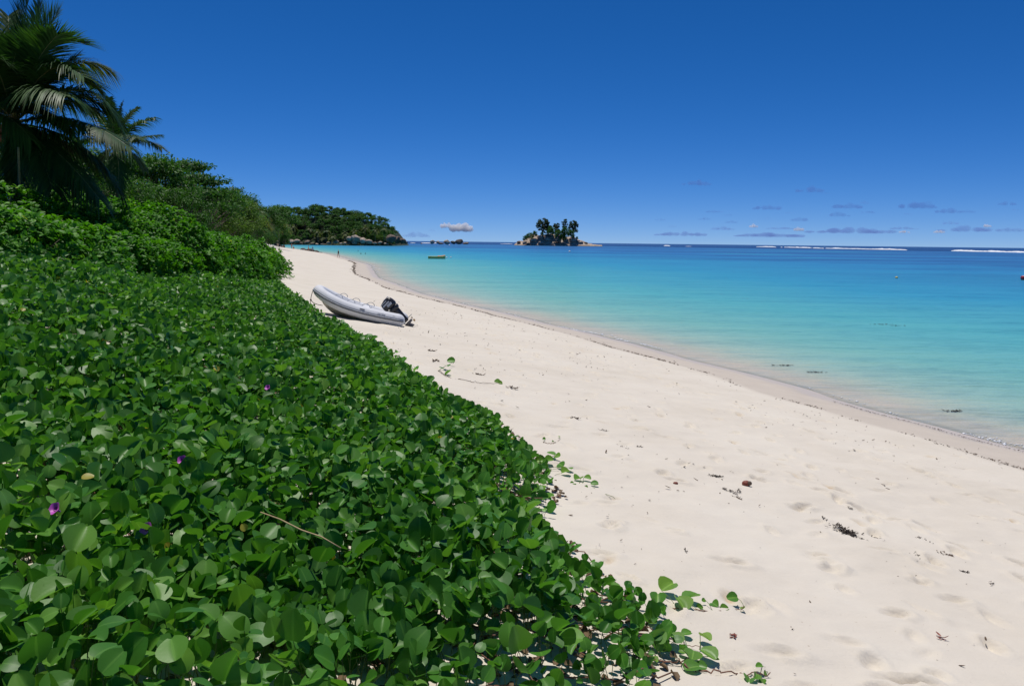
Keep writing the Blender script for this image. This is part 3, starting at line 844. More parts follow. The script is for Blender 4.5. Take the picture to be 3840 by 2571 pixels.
# ------------------------------------------------------------------ broad-leaved trees
def tree_meshes(seed, H, R, mat, leaf=0.22, nclump=34, per=170, crown0=0.35, layered=False, bark=None, dens=1.0, clump=(0.17, 0.31)):
    r = np.random.default_rng(seed)
    # limbs
    st = MB()
    base = np.array([0, 0, -0.6]); top = np.array([r.normal(0, .06) * H, r.normal(0, .06) * H, H * 0.72])
    tr = np.stack([np.linspace(0, 1, 7)] * 3, 1) * (top - base) + base
    tr[1:-1, :2] += r.normal(0, 0.02 * H, (5, 2))
    st.tube(tr, np.linspace(0.035, 0.012, 7) * H, 8)
    cl = []
    for k in range(nclump):
        th = r.uniform(0, 2 * math.pi); c = r.uniform(-0.55, 1.0)
        sn = math.sqrt(1 - c * c)
        rr = r.uniform(0.55, 1.0)
        zc = crown0 * H + (1 - crown0) * H * 0.5
        p = np.array([R * sn * math.cos(th) * rr, R * sn * math.sin(th) * rr, zc + (1 - crown0) * H * 0.46 * c * (0.75 + 0.25 * rr)])
        if layered: p[2] = round((p[2] - crown0 * H) / (0.13 * H)) * 0.13 * H + crown0 * H + r.normal(0, .012) * H
        cl.append((p, r.uniform(*clump) * R))
        j = r.integers(2, 6); q = tr[j]
        m = (q + p) / 2 + r.normal(0, 0.03 * H, 3)
        st.tube([q, m, p], [0.010 * H, 0.007 * H, 0.003 * H], 5)
    pos, Rm, sz, tn = [], [], [], []
    for p, cr_ in cl:
        n = int(per * dens * r.uniform(0.7, 1.3))
        d = unit(r.normal(0, 1, (n, 3)))
        rad_ = cr_ * (0.45 + 0.6 * r.random(n)) 
        fl = np.array([1.25, 1.25, 0.42 if layered else 0.8])
        q = p + d * rad_[:, None] * fl
        nr = unit(d * 0.7 + np.array([0, 0, 0.9]) + r.normal(0, .35, (n, 3)))
        al = unit(r.normal(0, 1, (n, 3)) + d * 0.8 - np.array([0, 0, 0.3]))
        pos.append(q); Rm.append(frames(al, nr)); sz.append(leaf * r.uniform(0.7, 1.3, n))
        tn.append(np.clip(r.normal(0.42, 0.13) + r.normal(0, 0.17, n), 0, 0.93))
    pos, Rm, sz, tn = map(np.concatenate, (pos, Rm, sz, tn))
    tV, tQ, rib = leaf_grid(np.array([0, 0.4, 1.0]), np.array([0.10, 0.27, 0.05]), np.array([-1, 0, 1.0]), 0.35, 0.2)
    V, Q = scatter(tV, tQ, pos, Rm, sz)
    me = np_mesh('tree_crown', V, [Q], {'tint': np.repeat(tn, len(tV)), 'rib': np.tile(rib, len(pos))})
    me.materials.append(mat)
    return me, st.mesh('tree_trunk', bark or M_BARK), H


TREES = {
    'taka': tree_meshes(11, 8.0, 3.6, M_BROAD, 0.26, 44, 190),
    'takb': tree_meshes(12, 8.0, 3.0, M_BROAD, 0.26, 38, 190, 0.28),
    'layer': tree_meshes(13, 8.0, 3.4, M_BROAD, 0.24, 44, 150, 0.30, True),
    'olive': tree_meshes(14, 8.0, 3.8, M_BROAD2, 0.24, 46, 190, 0.15),
    'bush': tree_meshes(15, 8.0, 5.0, M_BROAD, 0.26, 60, 170, 0.02),
}


def place_tree(name, kind, px, topy, Y, lab, group, wide=1.0):
    P = at(px, topy, Y)
    g = float(ground(P[0], Y)); H = max(1.5, (P[2] - g))
    cr_, tr, h = TREES[kind]
    t = thing(name, lab, 'tree', (P[0], Y, g), (0, 0, random.uniform(0, 6.28)), group)
    s = H / h / 0.99
    t.scale = (s * wide, s * wide, s)
    link('crown', cr_, None, t); link('trunk', tr, None, t)
    return t


G = 'broad leaved trees behind the beach hedge'
for a in [
    ('leafy_tree', 'taka', 22, 128, 30, 'dark tree half hidden behind the big palm crown', 1.15), ('leafy_tree', 'bush', -30, 150, 27, 'dark tree at the left edge behind the palm trunk', 1.0),
    ('leafy_tree', 'bush', 70, 158, 29, 'shaded tree filling the gap under the big palm fronds', 1.0), ('leafy_tree', 'takb', 100, 150, 36, 'dark tree behind the second palm', 1.3),
    ('leafy_tree', 'taka', 148, 157, 42, 'glossy dark tree just right of the second palm, its top against the sky', 1.05), ('leafy_tree', 'bush', 120, 178, 33, 'dark bushy tree below the second palm', 0.9),
    ('leafy_tree', 'layer', 183, 163, 48, 'flat layered dark tree with sky showing between its tiers', 1.25), ('leafy_tree', 'layer', 200, 176, 55, 'lower layered branch tree reaching right against the sky', 1.1),
    ('leafy_tree', 'bush', 178, 190, 40, 'dark bush between the tallest shrub and the layered tree', 0.8), ('olive_tree', 'olive', 206, 188, 66, 'yellowish olive green tree right of the layered tree', 1.2),
    ('olive_tree', 'olive', 222, 193, 84, 'dull olive tree on the falling skyline', 1.3), ('leafy_tree', 'taka', 232, 194, 100, 'rounded dark tree left of the distant palms', 1.3),
    ('leafy_tree', 'takb', 244, 199, 125, 'dark tree between the distant palms', 1.35), ('leafy_tree', 'bush', 232, 212, 90, 'dark bushy tree under the olive trees', 0.8), ('leafy_tree', 'taka', 262, 207, 165, 'dark tree right of the tall distant palm', 1.4),
    ('leafy_tree', 'bush', 250, 218, 110, 'shaded bush below the distant palms', 0.8), ('leafy_tree', 'takb', 268, 213, 215, 'small tree in the dip of the skyline', 1.6), ('leafy_tree', 'taka', 275, 206, 270, 'tall grey green tree starting the headland wood', 1.2),
     ('leafy_tree', 'bush', 270, 225, 190, 'dark bush in front of the skyline dip', 0.8), ('leafy_tree', 'bush', 281, 227, 250, 'dark bush above the near black rocks', 0.9),
      
    ('leafy_tree', 'bush', 268, 233, 150, 'low dark bush just above the hedge end', 0.7), ('leafy_tree', 'bush', 284, 235, 215, 'low dark bush right of the hedge end', 0.6),
]:
    place_tree(*a[:6], G, a[6])


# ------------------------------------------------------------------ coconut palms
def frond_mesh(pts, r, n=58, ll=0.72, wid=0.032, droop=0.55, mat=M_PALM, seg=4, rw=0.022, pale=0.0):
    """pts: three control points of the midrib (quadratic curve)"""
    a, b, c = [np.asarray(p, float) for p in pts]
    t = np.linspace(0, 1, 18)[:, None]
    C = (1 - t) ** 2 * a + 2 * t * (1 - t) * b + t * t * c
    mb = MB().tube(C, np.linspace(rw, 0.005, 18), 5)
    L = np.linalg.norm(np.diff(C, axis=0), axis=1).sum()
    u = np.linspace(0.14, 1.0, n); u = np.repeat(u, 2) + r.normal(0, 0.004, 2 * n)
    u = np.clip(u, 0, 1)
    side = np.tile([1.0, -1.0], n)
    uu = u[:, None]
    P = (1 - uu) ** 2 * a + 2 * uu * (1 - uu) * b + uu * uu * c
    T = unit(2 * (1 - uu) * (b - a) + 2 * uu * (c - b))
    W = np.cross(T, np.array([0, 0, 1.0])); W = unit(np.where(np.linalg.norm(W, axis=1, keepdims=True) < 0.12, np.array([[0.8, -0.6, 0]]), W))
    N = unit(np.cross(W, T)); N = np.where(N[:, 2:3] < 0, -N, N)
    ln = ll * (0.45 + 0.75 * np.sin(math.pi * np.clip(u * 0.86 + 0.12, 0, 1)) ** 0.8) * r.uniform(0.85, 1.1, 2 * n) * min(1.0, L / 2.6)
    fw = 0.35 + 0.75 * u
    D = unit(W * side[:, None] * 0.95 + T * fw[:, None] + N * (0.28 + r.normal(0, .10, (2 * n, 1))))
    s = np.linspace(0, 1, seg + 1)
    dr = droop * r.uniform(0.6, 1.35, 2 * n)
    V = np.zeros((2 * n, seg + 1, 2, 3))
    for j, q in enumerate(s):
        ctr = P + D * (ln * q)[:, None] + np.array([0, 0, -1.0]) * (dr * ln * q * q)[:, None]
        w = wid * (0.45 + 0.6 * math.sin(math.pi * min(1, q * 0.8 + 0.2))) * (1 - 0.92 * q ** 3)
        lat = unit(np.cross(D, N)) * w * 0.5
        V[:, j, 0] = ctr + lat; V[:, j, 1] = ctr - lat
    base = np.arange(2 * n)[:, None] * (seg + 1) * 2
    j = np.arange(seg) * 2
    Q = np.stack([base + j, base + j + 1, base + j + 3, base + j + 2], -1).reshape(-1, 4)
    tn = np.clip(r.normal(0.4, 0.16) + r.normal(0, .16, 2 * n), 0, 0.93)
    lm = np_mesh('leaflets', V.reshape(-1, 3), [Q], {'tint': np.repeat(tn, (seg + 1) * 2), 'rib': np.ones(2 * n * (seg + 1) * 2)})
    lm.materials.append(mat)
    return mb.mesh('rachis', M_RACHIS), lm


def add_frond(t, pts, r, mat=M_PALM, **kw):
    ra, lm = frond_mesh(pts, r, mat=mat, **kw)
    f = link('frond', ra, None, t)
    link('leaflets', lm, None, f)
    return f


ZP = lambda x, y: (x * 0.13605, y * 0.13605)
GP = 'coconut palms'
r = np.random.default_rng(77)
CR = at(*ZP(100, 885), 21.0)
g = float(ground(CR[0], 21.0))
palm = thing('coconut_palm', 'big dark coconut palm at the left edge with hanging fronds and orange fruit stalks', 'palm', (CR[0], 21.0, g), group=GP)
O = np.array([CR[0], 21.0, g])
tt = np.linspace(0, 1, 26)
tp = np.stack([-0.35 * (1 - tt) ** 2, 0.1 * np.sin(tt * 3), -0.4 + (CR[2] - g + 0.4) * tt], 1)
MB().tube(tp, (0.17 - 0.05 * tt) * (1 + 0.05 * (np.arange(26) % 2)), 12).build('trunk', M_PALMTRUNK, palm)
# start, bend, tip in the enlarged upper left of the photo; depths toward (-) or away from the viewer
FR = [
    ((100, 870), (150, 480), (205, -40), (0, 0.1, 0.2), {'droop': 0.12}), ((90, 870), (30, 430), (-150, 120), (0, -.4, -.6), {'droop': 0.2}), ((110, 870), (190, 420), (300, 40), (0, .6, .9), {'droop': 0.12}), ((110, 870), (200, 160), (640, 330), (0, .3, .5), {'droop': 0.12}),
    ((120, 870), (330, 330), (610, 560), (0, -.4, -.8), {'droop': 0.4}), ((120, 860), (360, 330), (785, 500), (0, .8, 1.5), {'mat': 'Y', 'droop': 0.7}), ((130, 880), (760, 330), (950, 1150), (0, .2, .5), {'droop': 0.45}), ((140, 900), (560, 770), (960, 1090), (0, -.6, -1.2), {'droop': 0.75}),
    ((140, 920), (420, 1060), (730, 1460), (0, -.5, -.9), {'droop': 0.8}), ((150, 910), (640, 960), (900, 1420), (0, .3, .8), {'droop': 0.9}), ((-260, 900), (10, 720), (225, 1020), (-.4, -.8, -1.0), {'droop': 0.9}), ((90, 870), (-20, 600), (-320, 520), (0, -.3, -.5), {}),
    ((80, 880), (-120, 760), (-360, 900), (0, .2, .4), {}), ((100, 900), (170, 1150), (110, 1440), (0, -.2, -.3), {}), ((110, 880), (380, 640), (720, 820), (0, .9, 1.8), {}), ((110, 900), (420, 980), (540, 1430), (0, .1, .4), {}),
    ((90, 900), (-70, 1010), (-160, 1350), (0, -.1, -.2), {}), ((100, 880), (260, 560), (480, 700), (0, -.9, -1.6), {'droop': 0.7}), ((100, 880), (20, 560), (-60, 420), (0, -.9, -1.7), {}), ((110, 890), (280, 1000), (380, 1380), (0, -.8, -1.1), {}),
    ((100, 880), (80, 500), (60, 120), (0, 1.0, 1.8), {'droop': 0.15}), ((110, 880), (300, 700), (520, 980), (0, -.2, -.3), {}), ((100, 870), (250, 300), (420, 110), (0, -.2, .1), {'droop': 0.15}), ((100, 890), (-40, 700), (-220, 700), (0, -1.0, -1.6), {}),
    ((120, 880), (520, 500), (900, 900), (0, .9, 1.6), {'droop': 0.5}), ((120, 890), (500, 800), (880, 1080), (0, 1.2, 2.0), {'droop': 0.6}), ((120, 870), (420, 400), (720, 640), (0, 1.0, 1.6), {'droop': 0.4}), ((110, 900), (450, 1000), (800, 1260), (0, .9, 1.5), {'droop': 0.7}),
    ((100, 870), (240, 420), (420, 260), (0, -.5, -.8), {'droop': 0.25}), ((100, 870), (330, 560), (560, 420), (0, .5, .9), {'droop': 0.3}), ((90, 870), (60, 560), (130, 330), (0, -.7, -1.0), {'droop': 0.2}),
]
for a, b, c, d, kw in FR:
    kw = dict(kw)
    low = c[1] > 900
    if kw.get('mat') == 'Y': kw['mat'] = M_PALMY
    pts = [at(*ZP(*q), 21.0 + dd) - O for q, dd in zip((a, b, c), d)]
    add_frond(palm, pts, r, n=110, ll=0.74 if low else 1.0, wid=0.042, **kw)
M_FRUIT = plain('orange_coconut_husk', (0.42, 0.13, 0.03), 0.5, 0.25, 12.0)
nb = MB()
for k in range(9):
    p = at(*ZP(20 + r.uniform(-45, 70), 985 + r.uniform(-40, 50)), 20.5 + r.uniform(-.2, .3)) - O
    nb.sphere(p, (0.075, 0.075, 0.10), 10, 7)
    nb.tube([at(*ZP(70, 900), 20.9) - O, p + [0, 0, .1]], 0.012, 4)
nb.build('coconut_bunch', M_FRUIT, palm)
sp = MB(); p0 = at(*ZP(-30, 960), 20.3) - O; p1 = at(*ZP(60, 905), 20.4) - O
sp.tube([p0, (p0 + p1) / 2 + [0, 0, .03], p1], [0.012, 0.05, 0.008], 7)
sp.build('flower_sheath', plain('flower_sheath_skin', (0.40, 0.22, 0.14), 0.5, 0.2), palm)
# thin pale stem rising out of the hedge
a0, a1 = at(*ZP(140, 1500), 19.5), at(*ZP(134, 1080), 19.5)
t = thing('young_palm_stem', 'thin ringed yellow stem standing in the shade under the big palm', 'palm stem', tuple(a0))
tt = np.linspace(0, 1, 30)
mb = MB().tube(np.stack([(a1 - a0)[0] * tt, 0 * tt, -0.8 + ((a1 - a0)[2] + 0.8) * tt], 1), 0.026 * (1 + 0.15 * (np.arange(30) % 3 == 0)), 8)
mb.build('stem', plain('ringed_yellow_stem', (0.17, 0.15, 0.04), 0.6, 0.35, 14.0), t)

CR = at(*ZP(850, 1060), 29.0); g = float(ground(CR[0], 29.0))
O = np.array([CR[0], 29.0, g])
palm2 = thing('coconut_palm', 'second coconut palm behind the big one, yellow tipped fronds against the sky', 'palm', tuple(O), group=GP)
tt = np.linspace(0, 1, 20)
MB().tube(np.stack([0.3 * (1 - tt) ** 2, 0 * tt, -0.4 + (CR[2] - g + 0.4) * tt], 1), 0.16 - 0.04 * tt, 10).build('trunk', M_PALMTRUNK, palm2)
for a, b, c, d, kw in [((850, 1060), (870, 880), (905, 745), (0, .2, .3), {}), ((860, 1060), (900, 880), (1010, 790), (0, 0, 0), {}), ((860, 1060), (960, 900), (1140, 865), (0, -.3, -.5), {}), ((870, 1060), (1010, 1000), (1180, 990), (0, .4, .8), {}),
                       ((870, 1070), (1080, 990), (1185, 1085), (0, -.2, -.4), {'mat': M_PALMY}), ((870, 1080), (1000, 1110), (1060, 1250), (0, 0, -.1), {'mat': M_PALMY}), ((840, 1060), (760, 850), (650, 800), (0, .3, .5), {}), ((840, 1070), (700, 980), (560, 1050), (0, .2, .4), {}),
                       ((840, 1080), (740, 1130), (690, 1330), (0, 0, 0), {}), ((850, 1080), (880, 1180), (870, 1380), (0, -.4, -.6), {}), ((850, 1060), (820, 860), (800, 720), (0, -.3, -.4), {}), ((860, 1060), (960, 960), (1000, 1010), (0, -1, -1.7), {})]:
    add_frond(palm2, [at(*ZP(*q), 29.0 + dd) - O for q, dd in zip((a, b, c), d)], r, n=62, ll=0.72, wid=0.042, **kw)


def generic_palm(seed, h, fl=2.7, nf=20, n=26, wid=0.09, pale=0.3):
    """trunk and crown meshes for palms seen far away; crown at height h"""
    r = np.random.default_rng(seed)
    tt = np.linspace(0, 1, 14)
    lean = r.uniform(-0.6, 0.6)
    tr = MB().tube(np.stack([lean * tt ** 2, 0.3 * tt ** 2 * r.normal(), -0.8 + (h + 0.8) * tt], 1), 0.15 - 0.05 * tt, 8).mesh('palm_trunk', M_PALMTRUNK)
    top = np.array([lean, 0, h])
    fr = []
    for k in range(nf):
        az = k * 2.399 + r.normal(0, .2); el = rad(75 - 105 * (k / nf) + r.normal(0, 8))
        L = fl * r.uniform(0.85, 1.1)
        d = np.array([math.cos(az) * math.cos(el), math.sin(az) * math.cos(el), math.sin(el)])
        mid = top + d * L * 0.55
        tip = mid + np.array([math.cos(az), math.sin(az), 0]) * L * 0.42 * max(.3, math.cos(el)) + np.array([0, 0, -0.42 * L * (0.4 + math.cos(el)) + 0.25 * L * max(0, math.sin(el))])
        fr.append(frond_mesh([top, mid + [0, 0, .1 * L], tip], r, n=n, ll=0.75, wid=wid, mat=M_PALMY if r.random() < pale else M_PALM, seg=3, rw=0.03))
    return tr, fr


PALM_KINDS = [generic_palm(k, 6.0, pale=0.6) for k in range(3)]


def place_palm(px, cy, Y, lab, kind, group, s=None, gz=None, detail=True):
    P = at(px, cy, Y); g = float(ground(P[0], Y)) if gz is None else gz
    h = max(1.0, P[2] - g); tr, fr = PALM_KINDS[kind]
    t = thing('coconut_palm', lab, 'palm', (P[0], Y, g), (0, 0, random.uniform(0, 6.28)), group)
    q = s or 1.0
    t.scale = (q, q, q)
    t.location.z = P[2] - 6.0 * q
    link('trunk', tr, None, t)
    for ra, lm in fr:
        f = link('frond', ra, None, t)
        link('leaflets', lm, None, f)
    return t


place_palm(254, 214, 112, 'dark coconut palm standing up against the sky left of the headland', 0, GP, 1.05)
place_palm(231, 210, 88, 'coconut palm with pale arching fronds beside the olive trees', 1, GP, 0.95)
place_palm(243, 218, 100, 'lower coconut palm below the dark upright palm', 2, GP, 0.9)
place_palm(262, 225, 140, 'low coconut palm right of the dark upright palm', 1, GP, 1.0)
place_palm(279, 222, 230, 'first coconut palm in front of the headland wood', 2, GP, 1.5)
place_palm(272, 216, 200, 'pale fronded palm under the grey green tree', 0, GP, 1.2)

# ------------------------------------------------------------------ rock
def rock_material(name, lo, mid, hi, wetline=True):
    n = NT(name)
    p = n.pos(); o = n.objco()
    f = n.noise(0.55, 6.0, 0.65, p, dist=0.6)
    c = n.ramp(f, [(0.28, lo), (0.48, mid), (0.66, hi)])
    st = n.noise(1.4, 5.0, 0.7, n.mapping(p, (1.6, 1.6, 0.35)))
    c = n.mix(n.math('MULTIPLY', n.ramp(st, [(0.52, (0, 0, 0)), (0.62, (1, 1, 1))]), 0.75), c, tuple(x * 0.28 for x in mid))
    if wetline:
        z = n.n('ShaderNodeSeparateXYZ', Vector=p).outputs[2]
        zz = n.math('ADD', z, n.math('MULTIPLY', n.noise(1.2, 3.0, 0.6, p), 0.9))
        mr = n.n('ShaderNodeMapRange', Value=zz); mr.inputs[1].default_value = 0.75; mr.inputs[2].default_value = 1.3
        c = n.mix(mr.outputs[0], (0.045, 0.036, 0.03), c)
    nm = n.bump(n.noise(1.1, 6.0, 0.7, p), 0.8, 0.5)
    return n.done(n.bsdf(c, 0.85, nm, Specular_IOR_Level=0.25))


M_ROCK = rock_material('grey_granite', (0.17, 0.135, 0.10), (0.36, 0.295, 0.225), (0.58, 0.50, 0.41))
M_ROCKW = rock_material('warm_granite', (0.22, 0.17, 0.13), (0.44, 0.345, 0.265), (0.64, 0.53, 0.43))
M_ROCKD = rock_material('dark_shore_rock', (0.075, 0.055, 0.042), (0.16, 0.12, 0.09), (0.29, 0.22, 0.165))


def rock_mesh(seed, flat=0.7, sub=4, sharp=0.5, mat=None):
    bm = bmesh.new()
    bmesh.ops.create_icosphere(bm, subdivisions=sub, radius=1.0)
    r = np.random.default_rng(seed)
    V = np.array([v.co[:] for v in bm.verts])
    # a few flat joint planes give a broken outline
    for k in range(9):
        nrm = unit(r.normal(0, 1, 3)); d = r.uniform(0.62, 0.92)
        h = V @ nrm
        V = V - np.maximum(h - d, 0)[:, None] * nrm * sharp
    V = V * (1 + 0.14 * vnoise(V[:, 0] * 1.7 + 9, V[:, 1] * 1.7 + V[:, 2] * 2.1 + 4, seed)[:, None] + 0.06 * vnoise(V[:, 0] * 4.5 + 9, V[:, 2] * 4.5 + V[:, 1] * 3, seed + 7)[:, None])
    V[:, 2] *= flat
    for v, c in zip(bm.verts, V): v.co = c
    me = bpy.data.meshes.new('boulder'); bm.to_mesh(me); bm.free()
    for p in me.polygons: p.use_smooth = True
    me.materials.append(mat)
    return me


ROCKS = {m.name: [rock_mesh(k * 3 + i, 0.75, 3, 0.8, m) for k in range(4)] for i, m in enumerate((M_ROCK, M_ROCKW, M_ROCKD))}


def boulder(lab, P, size, mat, group, name='boulder', rot=None, flat=1.0, k=None):
    o = link(name, ROCKS[mat.name][random.randrange(4) if k is None else k], None, None, tuple(P), rot or (random.uniform(-.2, .2), random.uniform(-.2, .2), random.uniform(0, 6.28)), None)
    o.scale = (size, size * random.uniform(0.75, 1.0), size * flat)
    return tag(o, lab, 'rock', group)


# ------------------------------------------------------------------ headland
HY = 628.0
SKY = np.array([(262, 225), (270, 211), (277, 204), (291, 207), (301, 210), (309, 206), (316, 203.5), (326, 206), (334, 209.5), (344, 209.5), (352, 213), (361, 213.5), (374, 216.5), (388, 219.5), (393, 225), (398, 232), (405, 240)])
hx = np.array([at(px, 240, HY)[0] for px, _ in SKY]); hz = np.array([at(px, py, HY)[2] for px, py in SKY])
XE0, XE1 = -330.0, float(at(391, 240, HY)[0])


def head_z(x, y):
    x = np.asarray(x, float); y = np.asarray(y, float)
    crest = np.maximum(np.interp(x, hx, hz) - 7.5, 0)
    front = 608 + 5 * vnoise(x * 0.07, x * 0, 61) + 16 * sstep(XE1 - 25, XE1, x)
    up = sstep(front - 4, front + 46, y) * (1 - sstep(700, 780, y))
    tipf = 1 - sstep(XE1 - 9, XE1 + 3, x)
    return -2.0 + (crest * up + 2.6 * sstep(front - 3, front + 3, y) * (1 - sstep(740, 790, y))) * tipf + 1.0 * vnoise(x * 0.12, y * 0.12, 62) * up


gx = np.linspace(XE0, XE1 + 8, 130); gy = np.linspace(596, 800, 90)
X, Y = np.meshgrid(gx, gy)
I = np.arange(X.size).reshape(X.shape)
nh = NT('forest_floor')
mh = nh.done(nh.bsdf(nh.ramp(nh.noise(0.25, 5.0, 0.6, nh.pos()), [(0.35, (0.012, 0.022, 0.008)), (0.6, (0.035, 0.055, 0.015))]), 0.95))
tag(obj('headland', np.stack([X, Y, head_z(X, Y)], -1).reshape(-1, 3), [np.stack([I[:-1, :-1], I[:-1, 1:], I[1:, 1:], I[1:, :-1]], -1).reshape(-1, 4)], mh), kind='structure')

FAR = {
    'a': tree_meshes(31, 8.0, 4.6, M_BROAD, 0.62, 30, 62, 0.2), 'b': tree_meshes(32, 8.0, 4.2, M_BROAD, 0.62, 26, 62, 0.3), 'c': tree_meshes(33, 8.0, 5.0, M_BROAD2, 0.6, 30, 60, 0.15),
    'd': tree_meshes(34, 8.0, 4.6, M_BROAD, 0.55, 30, 46, 0.35, True),
}
HG = 'trees of the headland wood'
r = np.random.default_rng(91)


def head_tree(x, y, kind, h, lab, group=HG, wide=1.0):
    cr_, tr, hh = FAR[kind]
    g = float(head_z(x, y))
    t = thing('headland_tree', lab, 'tree', (x, y, g), (0, 0, r.uniform(0, 6.28)), group)
    s = h / hh; t.scale = (s * wide, s * wide, s)
    link('crown', cr_, None, t); link('trunk', tr, None, t)


placed = []
for k in range(2600):
    x = r.uniform(-228, XE1 - 3); y = r.uniform(611, 664)
    if float(head_z(x, y)) < 0.6: continue
    d = 6.4 if y < 640 else 7.2
    if any((x - a) ** 2 + (y - b) ** 2 < d * d for a, b in placed): continue
    placed.append((x, y))
placed.sort()
for i, (x, y) in enumerate(placed):
    # the ones that stand out on the skyline are described below, the rest belong to the wood
    h = r.uniform(6.5, 9.0) * (0.72 if y < 618 else 1.0)
    q = r.random()
    head_tree(x, y, 'a' if q < .36 else 'b' if q < .68 else 'c' if q < .80 else 'd', h, 'rounded dark green tree crown in the headland wood', wide=1.1)
for px, Y, k, h, lab in [(316, 655, 'a', 10.5, 'highest rounded tree crown on top of the headland'), (307, 652, 'd', 9.5, 'flat crown just left of the highest tree on the headland'), (344, 648, 'b', 9.0, 'rounded skyline tree midway down the headland'),
                         (359, 645, 'd', 9.0, 'tree with spreading crown two thirds down the headland skyline'), (376, 640, 'd', 9.0, 'pale branched tree with sky gaps near the headland tip'), (386, 638, 'd', 8.5, 'last tall tree with sky gaps on the headland tip'),
                         (392, 634, 'b', 6.5, 'small tree leaning out over the tip rocks')]:
    head_tree(float(at(px, 240, Y)[0]), Y, k, h, lab)
PG = 'coconut palms of the headland wood'
for i, (px, cy, lab) in enumerate([(300, 221, 'pale fronded palm high in the left part of the headland wood'), (310, 229, 'palm above the left shore boulders of the headland'), (318, 232, 'palm with drooping fronds low in the middle of the wood'),
                                   (326, 231, 'palm right of the middle of the headland shore'), (337, 219, 'palm high up on the face of the headland'), (349, 221, 'palm crown in the upper right of the wood'), (345, 233, 'low palm left of the pale rock face'),
                                   (355, 231, 'palm above the pale rock face'), (366, 228, 'palm right of the pale rock face'), (375, 230, 'palm behind the tip boulders'), (384, 229, 'last palm near the headland tip'), (293, 227, 'palm at the left root of the headland wood'),
                                   (333, 236, 'lowest palm by the shore boulders'), (286, 220, 'pale palm on the skyline side of the headland root')]):
    Y = 612 - 4 * (cy > 230) + (232 - cy) * 2.2
    place_palm(px, cy, Y, lab, i % 3, PG, 1.75, gz=float(head_z(at(px, cy, Y)[0], Y)))

# boulders along the foot of the headland: px, py of the middle, half width px
HB = 'boulders along the headland shore'
for px, py, w, m, fl, lab in [
    (283, 242.2, 3.2, 'D', .6, 'dark boulder at the left end of the headland shore'), (290, 240.6, 6.0, 'G', .55, 'long flat topped grey slab with dark side, left on the headland shore'), (297, 240.6, 4.5, 'G', .75, 'second flat grey slab beside the long one'),
    (301, 243, 3.0, 'D', .7, 'low dark rock under the flat slabs'), (307, 242, 4.2, 'D', .8, 'dark rounded boulder with a pale top below the palms'), (312, 243.6, 3.0, 'D', .7, 'low dark rock right of the rounded dark boulder'),
    (317, 243.8, 2.2, 'W', .6, 'small pale shore rock in the middle'), (322, 243.8, 2.0, 'W', .6, 'tiny white rock at the waterline'), (329, 242.6, 4.0, 'G', .6, 'slanting grey boulder pointing right'), (336, 241.4, 4.2, 'G', .8, 'broad pale topped boulder left of the rock face'),
    (341, 243.2, 2.2, 'W', .8, 'small upright pale rock'), (345, 243, 2.0, 'G', 1.2, 'narrow standing rock left of the rock face'), (349, 242.8, 2.6, 'D', .9, 'dark rock at the foot of the rock face'), (350, 238.5, 4.0, 'G', 1.0, 'upper pale block of the rock face'),
    (356, 238.2, 6.2, 'G', 1.1, 'largest pale domed rock face on the headland'), (355, 242, 5.0, 'G', .8, 'pale rounded boulder in front of the rock face'), (363, 240.8, 5.4, 'W', 1.0, 'brownish slab right of the rock face'), (369, 241.6, 4.0, 'W', 1.0, 'brown block with a dark cleft'),
    (375, 243, 3.0, 'W', .7, 'small brown rock on the waterline'), (380, 242.2, 2.8, 'G', .9, 'grey rock under the last trees'), (386, 243.4, 3.2, 'W', .5, 'low flat brown rock near the tip'), (391, 238.5, 6.2, 'D', 1.2, 'tall dark tip boulder under the leaning tree'),
    (397, 239.8, 5.4, 'D', 1.2, 'angular dark boulder on the headland tip'), (402.5, 240.8, 4.4, 'D', 1.1, 'outermost broken boulder of the headland'), (406, 242.6, 2.2, 'D', 1.0, 'last small rock beyond the headland tip'),
    (277, 241.5, 3.5, 'D', .7, 'dark rock behind the bathers on the left'), (325, 244, 1.6, 'D', .6, 'small dark stone between pale rocks'), (333, 244, 1.8, 'D', .6, 'small dark stone below the broad boulder'), (366, 244, 2.4, 'G', .5, 'low grey ledge below the brown slab'),
]:
    Y = 600.0 if px < 392 else 612.0
    P = at(px, py, Y); q = w * 0.86 * Y / F_PX
    boulder(lab, P, q, {'D': M_ROCKD, 'G': M_ROCK, 'W': M_ROCKW}[m], HB, flat=fl * 0.95)

# black rocks on the beach in the middle distance
NB = 'dark rocks where the far beach ends'
for px, py, w, fl, Y, lab in [(292, 250.6, 2.4, .8, 262, 'dark rock left of the standing bathers'), (297, 251.3, 3.4, .75, 258, 'rounded dark rock behind the pale towel'), (303, 251.3, 4.4, .85, 256, 'biggest black rock behind the standing bathers'), (310.5, 251.4, 4.6, .75, 254, 'long black rock just right of the bathers'),
                              (317, 252.2, 3.2, .7, 252, 'low black rock third from the seaward end'), (321, 253, 2.4, .6, 250, 'small black rock second from the seaward end'), (324.5, 253.5, 1.6, .5, 250, 'last tiny rock of the row, touching the sea'), (283, 247.5, 3.0, .9, 280, 'brown rock behind the orange sunbather'),
                              (278, 246, 3.5, .9, 290, 'brown rock left of the orange sunbather'), (288, 249.5, 2.2, .8, 268, 'dark stone right of the orange sunbather')]:
    boulder(lab, at(px, py, Y), w * Y / F_PX, M_ROCKD, NB, flat=fl * 1.3)

